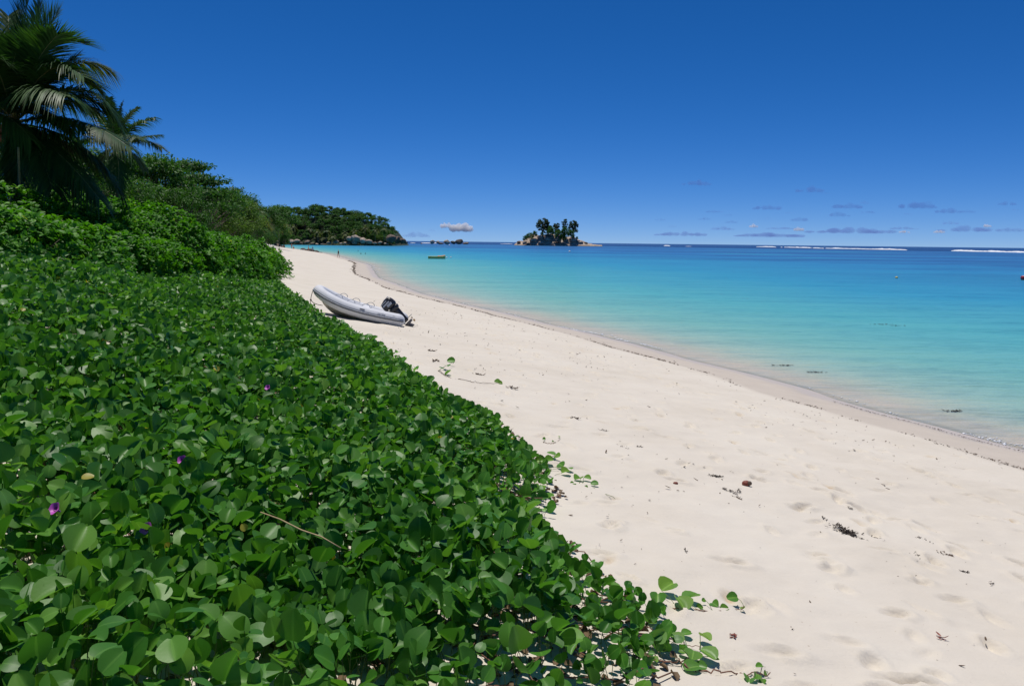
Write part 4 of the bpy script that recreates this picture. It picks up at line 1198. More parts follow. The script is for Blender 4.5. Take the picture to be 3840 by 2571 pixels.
# ------------------------------------------------------------------ the small island
IY = 960.0
IX0, IX1 = float(at(516, 243, IY)[0]), float(at(590, 244, IY)[0])
isky = np.array([(514, 244.5), (519, 240), (523, 241), (526, 237), (530, 234.5), (536, 234), (545, 234), (552, 233.5), (560, 235), (566, 236.5), (573, 236.5), (580, 238.5), (585, 241), (588, 243), (596, 244.2), (602, 244.8)])
ix = np.array([at(px, 240, IY)[0] for px, _ in isky]); iz = np.array([at(px, py, IY)[2] for px, py in isky])


def isl_z(x, y):
    x = np.asarray(x, float); y = np.asarray(y, float)
    prof = np.interp(x, ix, iz)
    yy = (y - IY) / 17.0
    up = np.clip(1 - np.abs(yy) ** 1.25, 0, 1)
    rough = 1.3 * vnoise(x * 0.16, y * 0.16, 71) + 0.8 * vnoise(x * 0.42, y * 0.42, 72)
    return -1.5 + (prof + 1.5) * up + rough * np.clip(prof / 4, 0, 1) * up


gx = np.linspace(ix[0], ix[-1], 170); gy = np.linspace(IY - 18, IY + 18, 60)
X, Y = np.meshgrid(gx, gy); I = np.arange(X.size).reshape(X.shape)
tag(obj('islet', np.stack([X, Y, isl_z(X, Y)], -1).reshape(-1, 3), [np.stack([I[:-1, :-1], I[:-1, 1:], I[1:, 1:], I[1:, :-1]], -1).reshape(-1, 4)], M_ROCKW), kind='structure')
IG = 'boulders of the small island'
for px, py, w, m, fl, lab in [(519, 241.6, 3.0, 'D', .9, 'separate brown boulder at the left foot of the island'), (525, 241.5, 3.0, 'W', .9, 'left shore boulder of the island'), (534, 239.5, 5.0, 'W', .9, 'broad pale boulder low on the island front'), (541, 237, 5.0, 'W', .6, 'upper slab with white streaks on the island'),
                              (548, 238.5, 5.5, 'W', .8, 'largest boulder in the middle of the island front'), (551, 235.2, 4.0, 'G', .6, 'dark topped rock under the island trees'), (541, 241.8, 4.0, 'W', .6, 'low boulder at the island waterline'), (557, 241.5, 3.5, 'D', .7, 'dark boulder below the bushes'),
                              (566, 239.3, 3.6, 'W', .8, 'pinkish boulder right of the bushes'), (573, 239.8, 4.4, 'W', .8, 'broad pink boulder on the right half of the island'), (580, 241.2, 3.6, 'W', .7, 'lower pink boulder near the right end'), (586, 242.5, 2.8, 'D', .7, 'dark stone at the right end of the island'), (563, 242.5, 3.0, 'W', .5, 'flat ledge at the waterline'),
                              (528, 243, 2.4, 'D', .5, 'wet dark ledge at the left waterline')]:
    P = at(px, py, IY - 8); fr_ = np.clip(P[2] / max(1.0, float(np.interp(P[0], ix, iz))), 0, 1)
    Y = IY - 17 * (1 - fr_) ** 0.8 - 0.5
    boulder(lab, at(px, py + 0.3, Y), w * 0.9 * Y / F_PX, {'D': M_ROCKD, 'G': M_ROCK, 'W': M_ROCKW}[m], IG, flat=fl * 0.8)
ISL = {'t1': tree_meshes(41, 8.0, 3.0, M_CASU, 0.40, 46, 80, 0.06, clump=(0.11, 0.21)), 't2': tree_meshes(42, 8.0, 2.1, M_CASU, 0.40, 36, 70, 0.05, clump=(0.12, 0.24)), 't3': tree_meshes(43, 8.0, 2.6, M_CASU, 0.42, 22, 80, 0.30, True), 'b': tree_meshes(44, 8.0, 5.5, M_BROAD, 0.55, 34, 90, 0.02)}
for px, topy, by, k, wd, lab in [(551, 226, 236.5, 'b', .6, 'bush between the tallest tree and the slender middle tree'), (543, 217.3, 235.5, 't1', 1.0, 'tallest island tree on the left, leaning and dense'), (556, 221.5, 236, 't2', 1.1, 'slender middle tree of the island'), (573, 219.5, 236.5, 't1', 0.82, 'dense tree on the right of the island'), (564.5, 218.5, 236, 't3', 0.55, 'thin bare branched tree left of the dense right tree'),
                                 (548, 224, 236, 't2', 1.5, 'short tree joined to the tallest island tree'), (565, 226.5, 237, 'b', 0.55, 'dark bushy tree filling the gap below the thin tree'), (571, 229, 239, 'b', 0.6, 'dark bush at the foot of the right tree'), (559, 229.5, 239.5, 'b', 0.7, 'dark bush hanging over the rocks in the middle'),
                                 (530, 232.5, 240, 'b', 0.8, 'green bush at the left end of the island'), (535, 230.5, 237, 'b', 0.6, 'bush on the left shoulder of the island'), (525, 235, 241.5, 'b', 0.6, 'low bush above the left shore boulders'), (542, 231.5, 236, 'b', 0.55, 'small bush under the tallest tree'), (563, 233, 241.5, 'b', 0.7, 'dark low bush reaching down to the ledge'),
                                 (577, 236, 239.5, 'b', 0.55, 'flat bush over the pink boulders')]:
    Y = IY - 5 - (10 if k == 'b' else 0)
    a, b = at(px, topy, Y), at(px, by, Y); H = a[2] - b[2]
    cr_, tr, hh = ISL[k]
    t = thing('island_tree' if k != 'b' else 'island_bush', lab, 'tree' if k != 'b' else 'bush', tuple(b), (0, 0, random.uniform(0, 6.28)), 'trees and bushes of the small island')
    t.scale = (H / hh * wd, H / hh * wd, H / hh)
    link('crown', cr_, None, t); link('trunk', tr, None, t)
# low reef rocks between headland and island
for px, py, w, fl, lab in [(432.5, 241.6, 2.6, 1.2, 'leftmost rock of the low row on the horizon'), (438, 242, 2.2, 1.0, 'second rock of the low row on the horizon'), (446.5, 241.6, 3.4, 1.0, 'pale topped rock in the middle of the low row'), (453, 242.2, 2.8, .8, 'small pale rock in the low row'),
                           (459.5, 241.7, 4.2, .9, 'largest rock of the low row on the horizon'), (466, 243, 3.6, .4, 'flat right end of the low rock row'), (421.5, 243.3, 1.2, .6, 'tiny brown rock alone left of the low row'), (441, 243.2, 3.0, .4, 'flat ledge joining the low row')]:
    boulder(lab, at(px, py, 820), w * 820 / F_PX, M_ROCKD if fl < 1 else M_ROCK, 'low rocks on the horizon', flat=fl)

# ------------------------------------------------------------------ breaking waves
M_FOAM = plain('white_foam', (0.82, 0.84, 0.86), 0.8, 0.06, 0.6)
M_FOAM.name = 'white_foam'


def breaker(x0, x1, h, lab, px=True, y0=None, y1=None, group='white breakers on the outer reef', name='breaking_wave'):
    n = 70
    r = np.random.default_rng(int(abs(x0 * 13)) + 5)
    P0, P1 = (atz(x0, y0, 0.0), atz(x1, y1, 0.0))
    t = np.linspace(0, 1, n)[:, None]
    C = P0 * (1 - t) + P1 * t
    L = np.linalg.norm(P1 - P0)
    env = np.clip(np.minimum(t[:, 0], 1 - t[:, 0]) * L / (6 * h + 4), 0, 1) ** 0.5
    hh = h * env * (0.72 + 0.28 * vnoise(t[:, 0] * L * 0.05, t[:, 0] * 0 + 3, int(abs(x0)) % 50)) * r.uniform(0.85, 1.1, n)
    ang = np.linspace(0, math.pi, 9)
    dirv = unit(P1 - P0); side = np.array([dirv[1], -dirv[0], 0])
    V = np.concatenate([C[i] + np.outer(np.cos(ang) * hh[i] * 1.8, side) + np.outer(np.sin(ang) * hh[i], [0, 0, 1]) + r.normal(0, 0.05 * h, (9, 3)) - [0, 0, 0.05] for i in range(n)])
    I = np.arange(n * 9).reshape(n, 9)
    o = obj(name, V, [np.stack([I[:-1, :-1], I[1:, :-1], I[1:, 1:], I[:-1, 1:]], -1).reshape(-1, 4)], M_FOAM)
    return tag(o, lab, 'wave', group)


Z6 = lambda x, y: ((2400 + x * .6149) / 3.75, (640 + y * .6149) / 3.75)
for a, b, h, lab in [((708, 463), (830, 465.5), 1.7, 'short breaker at the left end of the reef surf'), ((880, 466), (1046, 470.5), 1.5, 'breaker second from the left on the reef'), ((1054, 471), (1122, 473), 1.2, 'short low breaker in the middle of the reef surf'),
                     ((1128, 472.5), (1632, 483), 1.5, 'longest breaker along the reef'), ((1897, 488.5), (2420, 500), 1.5, 'broad breaker running out of the right edge'), ((145, 457), (184, 458), 1.4, 'small separate breaker right of the island'),
                     ((858, 465.5), (868, 465.8), 0.9, 'speck of foam between two breakers'), ((275, 459.5), (318, 460), 0.7, 'faint foam streak right of the island')]:
    (xa, ya), (xb, yb) = Z6(*a), Z6(*b)
    breaker(xa, xb, h, lab, True, ya, yb)
Z5 = lambda x, y: ((1550 + x * .2989) / 3.75, (780 + y * .2989) / 3.75)
for a, b, h, lab in [((85, 438), (390, 442), 1.9, 'breaker behind the low rock row'), ((-45, 436), (28, 437), 1.8, 'breaker off the headland tip'), ((1090, 446), (1250, 448), 1.1, 'thin surf line left of the island')]:
    (xa, ya), (xb, yb) = Z5(*a), Z5(*b)
    breaker(xa, xb, h, lab, True, ya, yb)

# ------------------------------------------------------------------ clouds far out over the horizon
def cloud_mat(name, col, dens):
    n = NT(name)
    v = n.n('ShaderNodeVolumePrincipled', Color=col, Density=dens, Anisotropy=0.1)
    return n.done(v.outputs[0], True)


M_CW = cloud_mat('bright_cloud', (0.99, 0.99, 0.99), 0.030)
M_CG = cloud_mat('shade_tinted_cloud', (0.23, 0.41, 0.82), 0.0042)  # the clouds' own shade is put into a dim scattering colour
M_CF = cloud_mat('hazy_cloud', (0.32, 0.48, 0.86), 0.0024)  # same shade tint, a little paler and thinner
CY = 12000.0


def cloud(cx, cy, w, h, mat, lab, seed, Y=CY):
    r = np.random.default_rng(seed)
    c = at(cx, cy, Y); s = Y / F_PX
    W, H = w * s, h * s
    mb = MB()
    bm = bmesh.new()
    nb = max(4, int(5 + W / H * 1.6))
    mats = []
    for k in range(nb):
        u = (k + 0.5) / nb * 2 - 1 + r.normal(0, 0.1)
        hh = H * (0.30 + 0.30 * r.random()) * (1 - 0.55 * abs(u))
        p = Vector((u * W * 0.5, r.normal(0, .10) * W, -H * 0.28 + hh * 0.75))
        mtx = Matrix.Translation(p) @ Matrix.Diagonal((W / nb * r.uniform(0.9, 1.6), W * 0.13 * r.uniform(.7, 1.3), hh, 1))
        bmesh.ops.create_icosphere(bm, subdivisions=3, radius=1.0, matrix=mtx)
    me = bpy.data.meshes.new('cloud'); bm.to_mesh(me); bm.free()
    me.materials.append(mat)
    o = link('cloud', me, None, None, tuple(c))
    # weld the puffs into one closed body
    md = o.modifiers.new('weld', 'REMESH'); md.mode = 'VOXEL'; md.voxel_size = H / 16
    sm_ = o.modifiers.new('soft', 'SMOOTH'); sm_.iterations = 4; sm_.factor = 0.6
    tex = bpy.data.textures.new('puff', 'CLOUDS'); tex.noise_scale = H * 0.32
    dm = o.modifiers.new('puff', 'DISPLACE'); dm.texture = tex; dm.strength = H * 0.22; dm.texture_coords = 'LOCAL'
    return tag(o, lab, 'cloud', 'small clouds low over the sea')


def c6(x, y, w, h): a = Z6(x, y); return a[0], a[1], w * .6149 / 3.75, h * .6149 / 3.75
def c5(x, y, w, h): a = Z5(x, y); return a[0], a[1], w * .2989 / 3.75, h * .2989 / 3.75


CL = [
    (c5(588, 238, 255, 165), M_CW, 'bright white puffy cloud right of the headland, its taller right half'), (c5(410, 215, 150, 95), M_CW, 'white left lobe of the puffy cloud by the headland'), (c5(230, 272, 70, 60), M_CF, 'faint small cloud left of the white puffy cloud'),
    (c6(350, 75, 145, 28), M_CG, 'highest dark cloud streak, farthest to the left'), (c6(1040, 116, 145, 30), M_CG, 'high dark cloud right of centre'), (c6(1140, 136, 45, 10), M_CF, 'small wisp right below the high dark cloud'), (c6(775, 225, 145, 24), M_CG, 'dark flat cloud below left of the high dark cloud'),
    (c6(1265, 215, 155, 28), M_CG, 'wide dark cloud in the middle group'), (c6(1370, 195, 50, 18), M_CF, 'small cloud above the end of the wide dark cloud'), (c6(1685, 214, 180, 32), M_CG, 'widest dark cloud of the right group'), (c6(1750, 194, 55, 16), M_CG, 'small cloud riding on the widest right cloud'),
    (c6(1885, 245, 130, 26), M_CG, 'dark cloud right of and below the widest cloud'), (c6(2000, 248, 75, 16), M_CG, 'short cloud joined to the right of that one'), (c6(2245, 200, 90, 20), M_CG, 'dark cloud near the right edge'), (c6(2285, 236, 42, 12), M_CF, 'speck of cloud under the one near the right edge'),
    (c6(1210, 266, 100, 26), M_CG, 'dark cloud just under the wide middle cloud'), (c6(1400, 250, 75, 14), M_CG, 'thin cloud right of the middle group'), (c6(975, 297, 90, 22), M_CG, 'dark cloud low in the centre'), (c6(450, 248, 88, 12), M_CG, 'thin dark streak above the left pair'),
    (c6(540, 268, 45, 13), M_CG, 'short dark cloud right of the thin streak'), (c6(395, 292, 66, 13), M_CG, 'small dark cloud on the left'), (c6(557, 311, 66, 15), M_CG, 'small dark cloud below the short dark one'), (c6(125, 297, 50, 13), M_CG, 'small cloud farthest left above the sea'),
    (c6(198, 338, 55, 10), M_CF, 'faint flat cloud low on the left'), (c6(775, 290, 36, 15), M_CF, 'faint tuft of cloud in the centre'), (c6(908, 255, 46, 8), M_CF, 'thin wisp right of the flat cloud'), (c6(1630, 263, 55, 9), M_CF, 'thin wisp under the widest right cloud'),
    (c6(1890, 318, 100, 22), M_CF, 'soft grey cloud low on the right'), (c6(692, 336, 52, 26), M_CW, 'small white cloud left of centre near the sea'), (c6(970, 356, 60, 28), M_CW, 'small white cloud in the grey bank at the centre'), (c6(2122, 334, 48, 28), M_CW, 'small white cloud on the right'),
    (c6(1825, 371, 60, 20), M_CW, 'small white tuft in the right bank'), (c6(1612, 371, 60, 18), M_CW, 'dim white tuft in the middle bank'), (c6(500, 352, 140, 24), M_CF, 'left end of the low grey cloud bank'), (c6(870, 350, 170, 14), M_CF, 'thin grey bar at the top of the bank'),
    (c6(1290, 366, 420, 40), M_CF, 'long grey cloud bank over the horizon'), (c6(1610, 350, 170, 16), M_CF, 'thin grey bar above the long bank'), (c6(1990, 356, 270, 40), M_CF, 'right part of the grey cloud bank'), (c6(2270, 360, 170, 30), M_CF, 'grey bank at the right edge'),
    (c6(260, 385, 300, 30), M_CF, 'pale bank just over the sea on the left'), (c6(800, 392, 420, 30), M_CF, 'pale low bank under the centre clouds'), ((417, 234.5, 24, 7), M_CF, 'pale hazy bank just right of the headland tip'),
]
for i, (q, m, lab) in enumerate(CL):
    if m is M_CG: q = (q[0], q[1], q[2] * 1.12, q[3] * 1.35)
    cloud(*q, m, lab, 200 + i, CY * (1.6 if m is M_CF else 1.0))

# ------------------------------------------------------------------ the inflatable dinghy on the beach
M_TUBE = plain('grey_rubber', (0.64, 0.65, 0.675), 0.68, 0.05, 4.0, Specular_IOR_Level=0.25)
M_HULL = plain('cream_gelcoat', (0.50, 0.45, 0.36), 0.4, 0.10, 3.0)
M_DKLINE = plain('dark_rubber_strake', (0.075, 0.085, 0.105), 0.5, 0.15)
M_MIDGREY = plain('mid_grey_rubber', (0.26, 0.28, 0.31), 0.5, 0.1)
M_ROPE = plain('weathered_rope', (0.17, 0.12, 0.10), 0.85, 0.25, 40.0)
M_LOOP = plain('grey_lifeline', (0.34, 0.35, 0.37), 0.7, 0.15, 30.0)
M_BLACK = plain('black_motor_paint', (0.022, 0.022, 0.026), 0.32, 0.2, 8.0)
M_SILVER = plain('silver_decal', (0.50, 0.52, 0.55), 0.3, 0.08)
M_ALU = plain('worn_grey_metal', (0.16, 0.15, 0.15), 0.5, 0.3, 15.0)
M_BRASS = plain('yellow_brown_prop', (0.36, 0.24, 0.10), 0.45, 0.25, 20.0)


def catmull(P, n=10):
    P = np.asarray(P, float); Q = np.concatenate([[2 * P[0] - P[1]], P, [2 * P[-1] - P[-2]]])
    out = []
    for i in range(1, len(Q) - 2):
        t = np.linspace(0, 1, n, endpoint=False)[:, None]
        a, b, c, d = Q[i - 1], Q[i], Q[i + 1], Q[i + 2]
        out.append(0.5 * (2 * b + (c - a) * t + (2 * a - 5 * b + 4 * c - d) * t * t + (3 * b - a - 3 * c + d) * t ** 3))
    return np.concatenate(out + [P[-1:]])


B_S, B_B = onground(402.0, 326.2), None
boat = thing('inflatable_dinghy', 'grey inflatable dinghy with a black outboard motor drawn up on the sand, bow left', 'boat')
yaw = rad(182)
pitch = rad(11.0)
rollb = rad(2)
half = np.array([(-1.84, .64, .37), (-1.74, .645, .37), (-1.55, .65, .37), (-1.0, .66, .37), (-.4, .66, .385), (.2, .64, .44), (.65, .58, .53), (1.02, .46, .645), (1.30, .27, .755), (1.40, .0, .80)])
full = np.concatenate([half, (half * [1, -1, 1])[-2::-1]])
C = catmull(full, 9)
n = len(C); arc = np.concatenate([[0], np.cumsum(np.linalg.norm(np.diff(C, axis=0), axis=1))]); em = np.minimum(arc, arc[-1] - arc)
TR = 0.22 * np.sqrt(np.clip(1 - np.clip(1 - em / 0.24, 0, 1) ** 2, 0.004, 1))
TR = TR * (1 - 0.10 * sstep(0.7, 1.4, C[:, 0]))
MB().tube(C, TR, 20).build('tube', M_TUBE, boat)
T = unit(np.gradient(C, axis=0)); OUT = unit(np.cross(T, [0, 0, 1.0])); OUT *= np.sign((OUT * np.stack([C[:, 0] * 0 + 0.001 + np.maximum(C[:, 0] - .6, 0), C[:, 1], 0 * C[:, 0]], 1)).sum(1))[:, None]
sel = slice(5, n - 5)
sk = MB()
sk.tube((C + OUT * (TR * 0.985)[:, None] + [0, 0, -0.01])[sel], 0.030, 8)
sk.tube((C + OUT * (TR * 0.955)[:, None] + [0, 0, 0.052])[sel], 0.011, 6)
sk.build('rubbing_strake', M_DKLINE, boat)
MB().tube((C + OUT * (TR * 1.0)[:, None] + [0, 0, 0.026])[sel], 0.009, 6).build('white_piping', plain('white_strip', (0.7, 0.72, 0.75), 0.45), boat)
# V hull
st = np.linspace(-1.42, 1.38, 26)
hb = np.interp(st, [-1.42, 0.1, .6, 1.0, 1.25, 1.38], [.56, .56, .47, .31, .13, .02])
ch = np.interp(st, [-1.42, 0.0, .6, 1.0, 1.38], [.24, .27, .38, .52, .70])
kl = np.interp(st, [-1.42, 0.0, .5, .8, 1.1, 1.3, 1.38], [.02, .0, .03, .10, .28, .50, .64])
V = np.concatenate([[(x, h, c), (x, h * .93, c - (c - k) * .25), (x, h * .5, k + (c - k) * .38), (x, 0, k), (x, -h * .5, k + (c - k) * .38), (x, -h * .93, c - (c - k) * .25), (x, -h, c)] for x, h, c, k in zip(st, hb, ch, kl)])
I = np.arange(26 * 7).reshape(26, 7)
obj('hull', V, [np.stack([I[:-1, :-1], I[1:, :-1], I[1:, 1:], I[:-1, 1:]], -1).reshape(-1, 4)], M_HULL, boat)
V = np.concatenate([[(x, h * .99, c + .03), (x, -h * .99, c + .03)] for x, h, c in zip(st, hb, ch)]); I = np.arange(52).reshape(26, 2)
obj('deck', V, [np.stack([I[:-1, 0], I[:-1, 1], I[1:, 1], I[1:, 0]], -1)], M_MIDGREY, boat)
tb = MB(); tb.box((-1.20, 0, 0.36), (.05, .88, .56)); tb.build('transom', M_HULL, boat, smooth=False)
tb = MB(); tb.box((-.35, 0, 0.55), (.26, .94, .035)); tb.build('seat', M_TUBE, boat, smooth=False)
for side in (1, -1):
    for x in (.62, .12, -.40):
        i = np.argmin(np.abs(C[:n // 2, 0] - x)); c = C[i] * [1, side, 1]
        a = np.linspace(0, math.pi, 12)
        P = np.stack([c[0] + 0.15 * np.cos(a), c[1] - side * 0.07 + 0 * a, c[2] + 0.19 + 0.13 * np.sin(a) - 0.02 * np.cos(a)], 1)
        MB().tube(P, 0.011, 6).build('grab_loop', M_LOOP, boat)
    i = np.argmin(np.abs(C[:n // 2, 0] + .36)); c = C[i] * [1, side, 1]
    hd = MB(); hd.box((c[0], c[1] + side * .185, c[2] + .125), (.17, .03, .035)); hd.build('side_handle', M_DKLINE, boat, smooth=False)
    a = np.linspace(0, 2 * math.pi, 22)
    P = np.stack([-1.44 + 0.095 * np.cos(a), side * (.65 + .205 + 0 * a) - side * 0.03 * (np.sin(a) > 0), .43 + 0.055 * np.sin(a)], 1)
    MB().tube(P, 0.016, 6, False).build('carry_handle', M_MIDGREY, boat)
# printed word on the tube side
fc = bpy.data.curves.new('lettering', 'FONT'); fc.body = 'caribe'; fc.size = 0.115; fc.extrude = 0.002; fc.align_x = 'CENTER'
to = bpy.data.objects.new('lettering', fc); COL.objects.link(to)
dg = bpy.context.evaluated_depsgraph_get(); tm = bpy.data.meshes.new_from_object(to.evaluated_get(dg))
bpy.data.objects.remove(to)
for v in tm.vertices:                       # wrap the word round the tube
    px_, py_ = v.co.x, v.co.y
    an = 0.50 + (py_ - 0.03) / 0.22
    rr_ = 0.222 + v.co.z
    v.co = (-1.02 - px_, .66 + rr_ * math.cos(an), .37 + rr_ * math.sin(an))
tm.materials.clear(); tm.materials.append(M_MIDGREY)
link('lettering', tm, None, boat)
# bow line
rp = MB()
rp.tube(catmull([(1.60, .05, .80), (1.62, .10, .55), (1.60, .13, .30), (1.66, .1, .1)]), 0.012, 6)
rp.tube(catmull([(1.61, .10, .42), (1.5, .12, .34), (1.34, .06, .30), (1.18, .02, .30)]), 0.012, 6)
rp.sphere((1.61, .11, .42), 0.035, 8, 6)
rp.build('bow_rope', M_ROPE, boat)

motor = MB(); motor.box((-1.25, 0, .62), (.12, .20, .22)); motor.box((-1.14, .07, .66), (.05, .04, .16)); motor.box((-1.14, -.07, .66), (.05, .04, .16))
mo = motor.build('outboard_motor', M_BLACK, boat, smooth=False)
# motor parts in its own upright frame (x forward, z up), pivot at the bracket, then tilted up
A = rad(57); Rt = np.array([[math.cos(A), 0, math.sin(A)], [0, 1, 0], [-math.sin(A), 0, math.cos(A)]])
PV = np.array([-1.30, 0, .60])


def tilt(V): return np.asarray(V, float) @ Rt.T + PV


def rblock(cx, cz, lx, ly, lz, taper=0.8, n=20, m=9):
    """rounded cowl: superellipse rings, narrower to the top"""
    a = np.arange(n) * 2 * math.pi / n
    V = []
    for k in range(m):
        q = k / (m - 1); s = (1 - abs(2 * q - 1) ** 3.2) ** 0.38 if 0 < q < 1 else 0.02
        s *= 1 - (1 - taper) * q
        V.append(np.stack([cx + lx / 2 * s * np.sign(np.cos(a)) * np.abs(np.cos(a)) ** .65, ly / 2 * s * np.sign(np.sin(a)) * np.abs(np.sin(a)) ** .65, np.full(n, cz - lz / 2 + lz * q)], 1))
    V = np.concatenate(V); j = np.arange(n); k2 = (j + 1) % n
    return V, np.concatenate([np.stack([i * n + j, i * n + k2, (i + 1) * n + k2, (i + 1) * n + j], 1) for i in range(m - 1)])


V, Q = rblock(-.06, .28, .56, .38, .44, .82); cw = MB().add(tilt(V), Q)
co_ = cw.build('cowling', M_BLACK, mo)
dm_ = MB()
for sgn in (1, -1):
    for (cx, cz, lx, lz) in ((-.02, .33, .30, .055), (-.10, .24, .20, .085), (.02, .415, .26, .028)):
        b = MB(); b.box((cx, sgn * .179, cz), (lx, .012, lz)); dm_.add(tilt(np.concatenate(b.V)), b.F[4][0])
b = MB(); b.box((-.14, 0, .483), (.22, .22, .02)); dm_.add(tilt(np.concatenate(b.V)), b.F[4][0])
dm_.build('decal', M_SILVER, co_, smooth=False)
V, Q = rblock(-.05, .02, .44, .30, .22, 1.25); MB().add(tilt(V), Q).build('lower_cowl', M_BLACK, mo)
lg = MB()
ys = np.linspace(-.02, -.62, 9); w1 = np.linspace(.145, .075, 9); w2 = np.linspace(.075, .03, 9)
a = np.arange(14) * 2 * math.pi / 14
V = np.concatenate([np.stack([-.10 + w * np.cos(a), v * np.sin(a), np.full(14, z)], 1) for z, w, v in zip(ys, w1, w2)]); j = np.arange(14); k2 = (j + 1) % 14
lg.add(tilt(V), np.concatenate([np.stack([i * 14 + j, i * 14 + k2, (i + 1) * 14 + k2, (i + 1) * 14 + j], 1) for i in range(8)]))
b = MB(); b.box((-.20, 0, -.56), (.36, .17, .018)); lg.add(tilt(np.concatenate(b.V)), b.F[4][0])
lg.build('leg', M_BLACK, mo)
gc = MB(); b = MB(); b.tube([(.10, 0, -.70), (.05, 0, -.70), (-.05, 0, -.70), (-.2, 0, -.70), (-.26, 0, -.70)], [.008, .038, .05, .046, .03], 12)
gc.add(tilt(np.concatenate(b.V)), *[np.concatenate(f) for f in b.F.values()])
V = np.array([(.06, .008, -.72), (-.12, .008, -.72), (-.20, .004, -.90), (-.10, .004, -.90), (.06, -.008, -.72), (-.12, -.008, -.72), (-.20, -.004, -.90), (-.10, -.004, -.90)])
gc.add(tilt(V), [[0, 1, 2, 3], [7, 6, 5, 4], [0, 3, 7, 4], [1, 5, 6, 2], [3, 2, 6, 7]])
gc.build('gearcase', M_ALU, mo)
pr = MB()
for k in range(3):
    an = k * 2.094 + .4; V = []
    for rr_, w, tw in ((.03, .03, .9), (.07, .055, .7), (.105, .05, .5), (.125, .012, .4)):
        for sgn in (-1, 1):
            y0, z0 = rr_, 0; x0 = sgn * w * math.sin(tw); y1 = sgn * w * math.cos(tw)
            V.append((-.30 + x0, math.cos(an) * rr_ - math.sin(an) * y1, -.70 + math.sin(an) * rr_ + math.cos(an) * y1))
    pr.add(tilt(V), [[0, 1, 3, 2], [2, 3, 5, 4], [4, 5, 7, 6]])
pr.build('propeller', M_BRASS, mo)
tl = MB(); tl.tube(tilt([(.15, 0.05, .10), (.28, 0.05, .12), (.36, .05, .10)]), [.025, .02, .022], 8); tl.build('tiller', M_BLACK, mo)
boat.rotation_euler = (rollb, -pitch, yaw); boat.scale = (0.845,) * 3
Mx = Matrix.Rotation(yaw, 4, 'Z') @ Matrix.Rotation(-pitch, 4, 'Y') @ Matrix.Rotation(rollb, 4, 'X')
sternpt = Mx @ Vector((-1.78, .64, .17)) * 0.845
boat.location = Vector(B_S) - sternpt + Vector((0, 0, 0.0))

# ------------------------------------------------------------------ things on the water
M_WHITEP = plain('white_float', (0.75, 0.75, 0.72), 0.4, 0.05)
M_YELLOWP = plain('yellow_float', (0.70, 0.52, 0.10), 0.4, 0.1)
M_DKFOOT = plain('weedy_waterline', (0.03, 0.04, 0.045), 0.6)


def buoy(px, py, rpx, mat, lab):
    P = atz(px, py, 0.0); R = max(0.14, rpx * P[1] / F_PX)
    t = thing('mooring_buoy', lab, 'buoy', (P[0], P[1], 0.0), group='mooring buoys on the lagoon')
    MB().sphere((0, 0, R * 0.35), (R, R, R * 0.9), 16, 11).build('float', mat, t)
    MB().lathe([(R * .86, -R * .2), (R * 1.02, -R * .05), (R * 1.02, R * .10), (R * .9, R * .14)], 16).build('waterline_band', M_DKFOOT, t)
    a = np.linspace(0, 2 * math.pi, 12)
    MB().tube(np.stack([R * .2 * np.cos(a), 0 * a, R * 1.32 + R * .2 * np.sin(a)], 1), R * .05, 5, False).build('mooring_eye', M_ALU, t)


buoy(1675 / 3.75, 965.3 / 3.75, 0.85, M_WHITEP, 'white buoy right beside the stern of the green rowing boat')
buoy(1690.5 / 3.75, 965 / 3.75, 0.85, M_WHITEP, 'white buoy a little farther right of the rowing boat')
buoy(1685.4 / 3.75, 920 / 3.75, 0.75, M_WHITEP, 'pale buoy just below the low row of rocks')
buoy(2136 / 3.75, 943.2 / 3.75, 0.95, M_WHITEP, 'white buoy alone below the small island')
buoy(3362 / 3.75, 1041.5 / 3.75, 1.35, M_YELLOWP, 'yellow topped buoy far right on the lagoon')

P = atz(1638 / 3.75, 969 / 3.75, 0.0)
rb = thing('rowing_boat', 'small green and yellow rowing boat anchored on the lagoon', 'boat', (P[0], P[1], 0.0), (0, 0, rad(3)))
M_GREENB = plain('faded_green_paint', (0.40, 0.48, 0.20), 0.5, 0.2, 3.0)
M_YELB = plain('yellow_paint', (0.62, 0.50, 0.12), 0.5, 0.15)
M_ORB = plain('orange_tarpaulin', (0.55, 0.20, 0.10), 0.7, 0.2)
L = 2.0; st = np.linspace(-L, L, 22); q = (st + L) / (2 * L)
hb = 0.68 * np.clip(np.sin(math.pi * (0.16 + 0.80 * q)), 0, 1) ** 0.7; hb[-1] = 0.03
sh = 0.52 + 0.10 * (1 - q) ** 2 * 0 + 0.26 * np.clip(q - .5, 0, 1) ** 1.5 * 2
V = np.concatenate([[(x, h, z), (x, h * .93, z * .45), (x, h * .6, -.12), (x, 0, -.2), (x, -h * .6, -.12), (x, -h * .93, z * .45), (x, -h, z)] for x, h, z in zip(st, hb, sh)]); I = np.arange(154).reshape(22, 7)
obj('hull', V, [np.stack([I[:-1, :-1], I[1:, :-1], I[1:, 1:], I[:-1, 1:]], -1).reshape(-1, 4), np.array([[0, 1, 2, 3, 4, 5, 6]])], M_GREENB, rb)
gw = MB(); gw.tube(np.stack([st, hb + .02, sh + .02], 1), .045, 6); gw.tube(np.stack([st, -hb - .02, sh + .02], 1), .045, 6); gw.build('gunwale', M_YELB, rb)
for x in (-1.1, -.1): bx_ = MB(); bx_.box((x, 0, .40), (.24, 1.1, .05)); bx_.build('thwart', M_YELB, rb, smooth=False)
for x in (.35, 1.25):
    bx_ = MB(); bx_.sphere((x, -.66 + .12 * (x > 1), .36), (.17, .07, .15), 12, 8); bx_.build('fender', M_YELB, rb)
bx_ = MB(); bx_.sphere((-1.5, -.5, .36), (.12, .06, .12), 10, 7); bx_.build('dark_fender', M_DKFOOT, rb)
